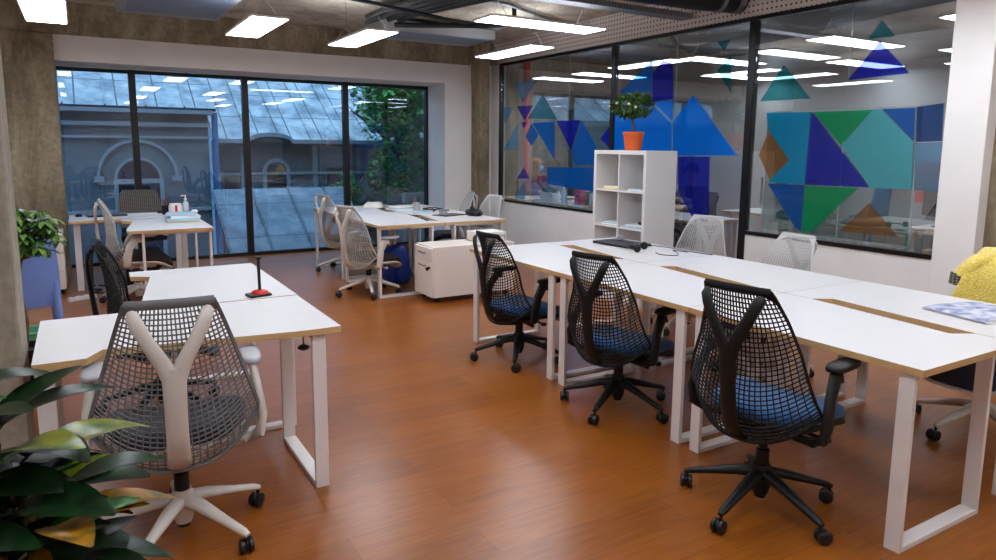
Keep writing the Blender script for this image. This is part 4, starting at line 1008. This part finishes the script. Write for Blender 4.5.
light_panel(-.165,7.05,'y','flat white ceiling light at the top left beside the concrete column')
light_panel(1.49,6.90,'y','flat white ceiling light left of the middle, above the first window mullions')
light_panel(2.56,7.02,'y','flat white ceiling light near the dark cable bundle, third from the left')
light_panel(3.63,5.31,'x','flat white ceiling light turned crosswise in front of the perforated lining')
light_panel(4.38,7.0,'y','flat white ceiling light furthest right, just above the partition corner')
for (x, y, a) in ((-.3,4.2,'y'),(1.3,4.2,'y'),(2.6,3.6,'y'),(4.55,2.6,'y'),(-.3,1.2,'y'),(1.3,1.2,'y'),(3.0,1.3,'y'),(4.5,.8,'y'),(1.3,-1.4,'y'),(3.6,-1.2,'y')):
    light_panel(x, y, a, 'flat white ceiling light over the near half of the office', 'ceiling lights over the near half of the office')
# air units
def air_unit(label, x0, x1, y0, y1, z0, z1):
    t = thing('air_unit', label, 'air conditioner', ((x0+x1)/2,(y0+y1)/2,z0)); w, d, h = (x1-x0)/2, (y1-y0)/2, z1-z0
    MB().box(-w,w,-d,d,0,h).build('casing', M['ac_grey'], t, smooth=False, bevel=.006)
    m = MB(); m.box(-w+.08,w-.05,-d+.04,d-.22,-.006,.0); m.build('intake_panel', M['ac_dark'], t, smooth=False)
    for x in (-w+.03, w-.03):
        for y in (-d+.05, d-.05): MB().tube([(x,y,h),(x,y,CEIL-z0)], .006, 6).build('hanger_rod', M['steel'], t)
    for k in range(3): m = MB(); m.ball((-w*.7+k*w*.7,d+.004,.012), .012, None, 8, 6); m.build('pipe_stub', M['steel'], t)
air_unit('grey ceiling air unit at the top left between the first two lights', .44, 1.47, 7.35, 8.75, 2.92, 3.03)
air_unit('grey ceiling air unit at the back right under the cable bundle', 3.15, 4.65, 7.85, 8.6, 2.87, 2.99)
# black insulated pipes in a bundle: each pipe a thing
for k in range(7):
    o_ = (k-3)*.069; zz = 2.93+.03*(k % 2)
    P = [(2.98+o_*.9,7.45,zz-.02),(3.02+o_*.9,7.1,zz),(3.30+o_,5.8,zz),(3.75+o_,4.2,zz+.02),(4.0+o_,2.6,zz+.03)]
    o = MB().tube(P, .032, 10).build('insulated_pipe', M['duct_black'])
    tag(o, 'black insulated pipe in the bundle crossing the ceiling behind the crosswise light', 'pipe', 'black pipes bundled under the ceiling')
o = MB().tube([(1.9,6.15,2.84),(3.4,6.75,2.84),(4.2,7.0,2.86)], .022, 8).build('conduit', M['duct_black']); tag(o, 'thin black conduit running below the pipe bundle to the right', 'pipe')
o = MB().tube([(3.05,7.3,2.83),(3.6,6.9,2.82),(4.1,6.75,2.84),(4.22,6.72,2.92),(4.22,6.72,3.045)], .028, 8).build('insulated_pipe', M['duct_black']); tag(o, 'short black pipe bending right out of the ceiling pipe bundle', 'pipe')
o = MB().tube([(2.4,6.1,3.02),(4.0,6.5,3.02),(5.3,7.2,3.02)], .02, 8).build('conduit', M['galv']); tag(o, 'grey conduit pipe under the slab above the crosswise light', 'pipe')
t = thing('cable_tray', 'perforated steel cable tray running along the ceiling to the perforated lining', 'cable tray', (4.2,5.21,2.80))
m = MB(); m.box(-2.2,1.12,-.075,.075,0,.004); m.build('tray_floor', M['tray_perf'], t, smooth=False)
for s in (-1, 1): MB().box(-2.2,1.12,s*.075-.003,s*.075+.003,0,.05).build('side_rail', M['tray_perf'], t, smooth=False)
for x in (-1.2,.1): MB().tube([(x,0,.004),(x,0,.25)], .006, 6).build('hanger_rod', M['steel'], t)
t = thing('air_duct', 'thick black insulated duct meeting the top of the glass partition', 'duct', (5.0,4.72,2.90), radians(0))
m = MB(); m.tube([(.39,-.1,0),(-.1,.0,.0),(-.7,.06,.01),(-1.0,.07,.01)], .125, 20); m.build('tube', M['duct_black'], t)
m = MB(); m.tube([(.36,-.1,0),(.30,-.09,0)], .132, 20); m.tube([(.16,-.06,0),(.12,-.055,0)], .132, 20); m.build('clamp_band', M['galv'], t)

# ------------------------------------------------------------------ behind the glass
light_room = ((6.7,3.0,'x'),(6.9,4.4,'x'),(7.0,6.2,'x'),(7.0,8.4,'x'),(8.7,3.6,'x'),(8.7,5.4,'x'),(6.9,9.3,'x'),(8.7,7.4,'x'))
for x, y, a in light_room: light_panel(x, y, a, 'flat white ceiling light in the room behind the glass', 'ceiling lights behind the glass')
t = thing('glass_board', 'large frosted glass writing board standing behind the right partition pane', 'board', (PX+.085,3.60,0))
MB().box(-.006,.006,-.66,.70,.78,1.85).build('board', M['board_glass'], t, smooth=False)
m = MB(); m.box(-.009,.009,-.67,-.655,.77,1.86); m.box(-.009,.009,.695,.71,.77,1.86); m.box(-.009,.009,-.67,.71,1.845,1.86); m.box(-.009,.009,-.67,.71,.765,.785); m.build('frame', M['board_edge'], t, smooth=False)
for y in (-.6,.64): MB().box(-.012,.03,y-.015,y+.015,0,.77).build('leg', M['board_edge'], t, smooth=False)
GR2 = 'desks behind the glass'
def room_desk(x, y, rz, lab): return desk((x,y,0), rz, lab, GR2)
room_desk(6.25,9.05,pi,'white desk behind the far partition pane, at which the woman in maroon sits')
room_desk(6.0,7.85,pi/2,'white desk behind the far partition pane crowded with boxes and bottles')
room_desk(6.02,5.85,pi/2,'white desk behind the sliding pane, right of the cube shelf')
room_desk(7.4,5.6,pi/2,'white desk further back in the glass room, seen past the black mullion')
room_desk(7.6,3.4,pi/2,'white desk deep in the glass room behind the frosted board')
room_desk(6.3,2.6,0,'white desk at the near end of the glass room beside the pier')
t = thing('storage_cupboard', 'teal grey cupboard wall at the back of the glass room', 'cupboard', (8.7,9.6,0))
MB().box(-1.0,.74,.3,.76,0,2.2).build('carcass', M['room_teal'], t, smooth=False)
for k in range(1,4): d = MB().box(-1.58+k*.58,-1.02+k*.58-.02,.28,.30,.06,2.16).build('door', M['room_teal'], t, smooth=False); MB().box(-1.06+k*.6,-1.05+k*.6,.26,.28,.95,1.15).build('handle', M['steel'], d, smooth=False)
t = thing('wall_box', 'dark blue letter box on the pale wall behind the far partition pane', 'box', (6.05,10.37,0))
MB().box(-.16,.16,-.14,.0,1.28,1.62).build('body', M['blue_bag'], t, smooth=False, bevel=.006); MB().box(-.13,.13,-.146,-.14,1.48,1.52).build('slot', M['black_plastic'], t, smooth=False)
o = MB().tube([(6.75,10.3,0),(6.75,10.3,CEIL)], .05, 12).build('standpipe', M['red_plastic']); tag(o, 'red vertical pipe on the end wall behind the seated woman', 'pipe')
t = thing('locker', 'red topped grey locker in the glass room right of the frosted board', 'cabinet', (8.2,4.35,0))
MB().box(-.2,.2,-.2,.2,0,.95).build('body', M['room_wall'], t, smooth=False); MB().box(-.21,.21,-.21,.21,.95,1.4).build('red_door', M['red_plastic'], t, smooth=False)
def planter(x, y):
    t = thing('planter', 'white planter box of green leaves on the desk before the woman', 'plant', (x,y,Z))
    m = MB(); m.box(-.07,.07,-.16,.16,0,.13); m.build('box', M['paper'], t, smooth=False, bevel=.004)
    rnd = random.Random(3); lf = MB()
    for i in range(90):
        p = (rnd.uniform(-.05,.05), rnd.uniform(-.14,.14), .125); lf.leaf(p, (rnd.gauss(0,.5),rnd.gauss(0,.5),1), (1,0,.1), rnd.uniform(.06,.11), .016, .3, .2, 3)
    lf.build('foliage', M['leaf_mid'], t, recalc=False)
planter(5.86,8.30)
t = thing('box_file', 'pink upright box file on the desk behind the far pane', 'box file', (5.92,7.66,Z), .2)
MB().box(-.06,.06,-.05,.05,0,.20).build('case', M['pink'], t, smooth=False); m = MB(); m.rings([[Vector((-.061-.001*0,.018*cos(2*pi*i/12),.12+.018*sin(2*pi*i/12))) for i in range(12)],[Vector((-.064,.018*cos(2*pi*i/12),.12+.018*sin(2*pi*i/12))) for i in range(12)]]); m.build('finger_hole', M['black_plastic'], t)
t = thing('box_file', 'green upright folder next to the pink box file', 'box file', (5.95,7.50,Z), .1)
MB().box(-.06,.06,-.012,.012,0,.19).build('cover', M['green_card'], t, smooth=False); MB().box(-.055,.05,-.011,.011,.19,.195).build('pages', M['paper'], t, smooth=False)
def bottle(x, y, mt, h, lab):
    t = thing('bottle', lab, 'bottle', (x,y,Z)); MB().lathe([(.0,0),(.035,0),(.036,h*.65),(.014,h*.85),(.014,h*.92),(.0,h*.92)], 14).build('body', M[mt], t); MB().lathe([(.0,h*.92),(.016,h*.92),(.016,h),(.0,h)], 12).build('cap', M['paper'], t)
bottle(5.84,7.92,'clear',.25,'tall clear bottle left of the pink box file'); bottle(5.90,8.02,'paper',.22,'white bottle beside the tall clear bottle behind the glass')
t = thing('carton', 'white carton with a dark label right of the green folder', 'box', (5.98,7.33,Z)); MB().box(-.08,.08,-.1,.1,0,.17).build('box', M['paper'], t, smooth=False); MB().box(-.083,-.08,-.06,.02,.03,.12).build('label_patch', M['jeans'], t, smooth=False)
t = thing('monitor', 'dark monitor on the desk further back in the glass room', 'monitor', (7.35,5.5,Z), .4)
MB().box(-.015,.015,-.26,.26,.10,.44).build('screen', M['screen'], t, smooth=False, bevel=.004); m = MB(); m.lathe([(.0,0),(.1,0),(.1,.01),(.0,.012)], 18); m.tube([(.02,0,.01),(.02,0,.2)], .018, 8); m.build('stand', M['black_plastic'], t)
t = thing('monitor', 'dark monitor on the desk deep behind the frosted board', 'monitor', (7.6,3.75,Z), -.3)
MB().box(-.015,.015,-.26,.26,.10,.44).build('screen', M['screen'], t, smooth=False, bevel=.004); m = MB(); m.lathe([(.0,0),(.1,0),(.1,.01),(.0,.012)], 18); m.tube([(.02,0,.01),(.02,0,.2)], .018, 8); m.build('stand', M['black_plastic'], t)
paper_stack((5.86,6.0,Z), .3, [(.2,.26,.02,'paper'),(.2,.26,.02,'paper_yellow')], 'low pile of papers on the desk right of the cube shelf behind the glass')
place(kb, 6.5,9.70, 270, -.03, 10, 'black task chair carrying the seated woman behind the glass', 'black task chairs behind the glass')
place(kb, 6.72,6.33, 180, -.03, 30, 'black task chair carrying the seated man behind the glass', 'black task chairs behind the glass')

# ------------------------------------------------------------------ people behind the glass
def skin_mesh(name, mt, joints, edges, parent, levels=2):
    me = bpy.data.meshes.new(name); me.from_pydata([j[0] for j in joints], edges, [])
    me.materials.append(M[mt]); o = bpy.data.objects.new(name, me); COL.objects.link(o); o.parent = parent
    sk = o.modifiers.new('skin', 'SKIN'); sk.use_smooth_shade = True
    ly = me.skin_vertices[0] if me.skin_vertices else None
    if ly is None:
        bpy.context.view_layer.objects.active = o; bm = bmesh.new(); bm.from_mesh(me); bm.verts.layers.skin.verify(); bm.to_mesh(me); bm.free(); ly = me.skin_vertices[0]
    for i, j in enumerate(joints):
        r = j[1] if isinstance(j[1], tuple) else (j[1], j[1]); ly.data[i].radius = r
    ly.data[0].use_root = True
    s = o.modifiers.new('smooth', 'SUBSURF'); s.levels = levels; s.render_levels = levels
    return o
def person(label, x, y, head, top, hair, long_hair, mask, turn):
    """seated figure, local +x is where it faces; seat height .46"""
    t = thing('person', label, 'person', (x,y,0), radians(head))
    J = [((0,0,.54),(.13,.15)),((0,0,.68),(.11,.14)),((.01,0,.84),(.115,.155)),((.0,0,.98),(.10,.15)),((.0,0,1.06),(.055,.058)),
         ((.02,0,1.12),(.052,.052)),((.035,0,1.18),(.078,.066)),((.035,0,1.25),(.093,.075)),((.025,0,1.31),(.07,.06))]
    E = [(i,i+1) for i in range(8)]
    def add(p, r, par): J.append((p, r)); E.append((par, len(J)-1)); return len(J)-1
    for s in (-1, 1):
        a = add((.0,s*.15,1.0), .056, 3); a = add((.03,s*.21,.92), .048, a); a = add((.10,s*.23,.78), .040, a); a = add((.24,s*.19,.80), .035, a); w = add((.36,s*.13,.81), .026, a)
        pm = add((.41,s*.115,.81), (.018,.036), w); kn = add((.445,s*.108,.81), (.014,.036), pm)
        for k, (dy, L) in enumerate(((-.027,.060),(-.009,.072),(.009,.070),(.026,.055))):
            q = add((.445+.02,s*.108+dy,.812), .0085, kn); q = add((.445+L*.6,s*.108+dy*1.15,.806), .008, q); add((.445+L,s*.108+dy*1.2,.790), .007, q)
        q = add((.395,s*.115-s*.035,.806), .011, w); q = add((.425,s*.115-s*.055,.802), .009, q); add((.45,s*.115-s*.06,.795), .008, q)
        h = add((.06,s*.09,.53), .085, 0); h = add((.24,s*.10,.54), .074, h); h = add((.43,s*.11,.53), .058, h); h = add((.44,s*.11,.30), .05, h); h = add((.43,s*.11,.10), .036, h); h = add((.50,s*.115,.055), (.032,.038), h); add((.58,s*.12,.045), (.026,.036), h)
    skin_mesh('body', 'skin', J, E, t)
    HT = Matrix.Translation((.035,0,1.22)) @ Matrix.Rotation(radians(turn),4,'Z') @ Matrix.Translation((-.035,0,-1.22))
    m = MB(); m.tube([(.118,0,1.235),(.138,0,1.21),(.142,0,1.195),(.122,0,1.19)], [.009,.012,.013,.008], 8)
    if not mask: m.build('nose', M['skin'], t)
    for s in (-1, 1):
        m = MB(); m.ball((.112,s*.033,1.237), (.012,.014,.009), HT, 10, 6); m.build('eye', M['eye'], t)
        m = MB(); m.ball((.03,s*.078,1.225), (.018,.012,.03), HT, 8, 6); m.build('ear', M['skin'], t)
    m = MB(); m.ball((.112,0,1.165), (.014,.026,.008), HT, 10, 6); m.build('mouth', M['lip'], t)
    # hair cap
    m = MB(); R = []
    for i in range(1, 9):
        ph = pi*.62*i/8; ring = []
        for k in range(20):
            a = 2*pi*k/20; f = max(0, cos(a)); e = ph*(1-.38*f)
            ring.append(HT @ Vector((.022+.108*sin(e)*cos(a), .090*sin(e)*sin(a), 1.245+.108*cos(e))))
        R.append(ring)
    m.rings(R); 
    if long_hair:
        for k in range(15):
            a = pi*.42+pi*1.16*k/14
            m.tube([HT @ Vector((.022+.095*cos(a), .080*sin(a), 1.26)), HT @ Vector((.015+.105*cos(a), .095*sin(a), 1.14)), HT @ Vector((.0+.11*cos(a), .10*sin(a), 1.02)), HT @ Vector((-.01+.09*cos(a), .09*sin(a), .94))], [.02,.026,.024,.008], 6)
    m.build('hair', M[hair], t, angle=80)
    if mask:
        m = MB(); R = []
        for z, k in ((1.222,.80),(1.205,1.0),(1.175,1.03),(1.150,.88),(1.138,.6)):
            R.append([HT @ Vector((.045+.098*k*cos(a_), .080*sin(a_), z)) for a_ in [-1.25+2.5*i/12 for i in range(13)]]+[HT @ Vector((.040+.088*k*cos(a_), .074*sin(a_), z)) for a_ in [1.25-2.5*i/12 for i in range(13)]])
        m.rings(R); m.build('face_mask', M['mask'], t, angle=80)
        for s in (-1, 1): m = MB(); m.tube([HT @ Vector((.075,s*.076,1.20)), HT @ Vector((.035,s*.088,1.225))], .003, 5); m.build('ear_loop', M['mask'], t)
    JT = [((0,0,.50),(.145,.165)),((0,0,.68),(.125,.155)),((.01,0,.84),(.13,.17)),((.0,0,.985),(.112,.162)),((.0,0,1.045),(.07,.075))]; ET = [(0,1),(1,2),(2,3),(3,4)]
    for s in (-1, 1):
        n0 = len(JT); JT += [((.0,s*.15,1.0),.068),((.03,s*.21,.92),.060),((.10,s*.23,.78),.052),((.24,s*.19,.80),.046),((.33,s*.145,.808),.038)]
        ET += [(3,n0)]+[(n0+i,n0+i+1) for i in range(4)]
    skin_mesh('sweater', top, JT, ET, t)
    JT = [((0,0,.52),(.135,.17))]; ET = []
    for s in (-1, 1):
        n0 = len(JT); JT += [((.06,s*.09,.53),.096),((.24,s*.10,.54),.086),((.43,s*.11,.53),.070),((.44,s*.11,.30),.062),((.43,s*.11,.12),.05)]; ET += [(0,n0)]+[(n0+i,n0+i+1) for i in range(4)]
    skin_mesh('trousers', 'jeans', JT, ET, t)
    return t
person('seated person in maroon with blond hair and pale blue face mask behind glass', 6.5,9.62, 270, 'maroon', 'blond', True, True, 50)
person('seated person in a dark navy top behind the deep blue film right of the shelf', 6.66,6.30, 180, 'dark_top', 'dark_hair', False, False, 20)

# ------------------------------------------------------------------ colour management
vs = scene.view_settings
scene.display_settings.display_device = 'sRGB'
vs.view_transform = 'Standard'; vs.look = 'None'; vs.exposure = EXPOSURE; vs.gamma = 1; vs.use_curve_mapping = False
cy = scene.cycles
cy.use_denoising = True; cy.max_bounces = 10; cy.transparent_max_bounces = 24; cy.glossy_bounces = 5; cy.transmission_bounces = 6; cy.diffuse_bounces = 5
cy.sample_clamp_indirect = 6; cy.caustics_reflective = False; cy.caustics_refractive = False
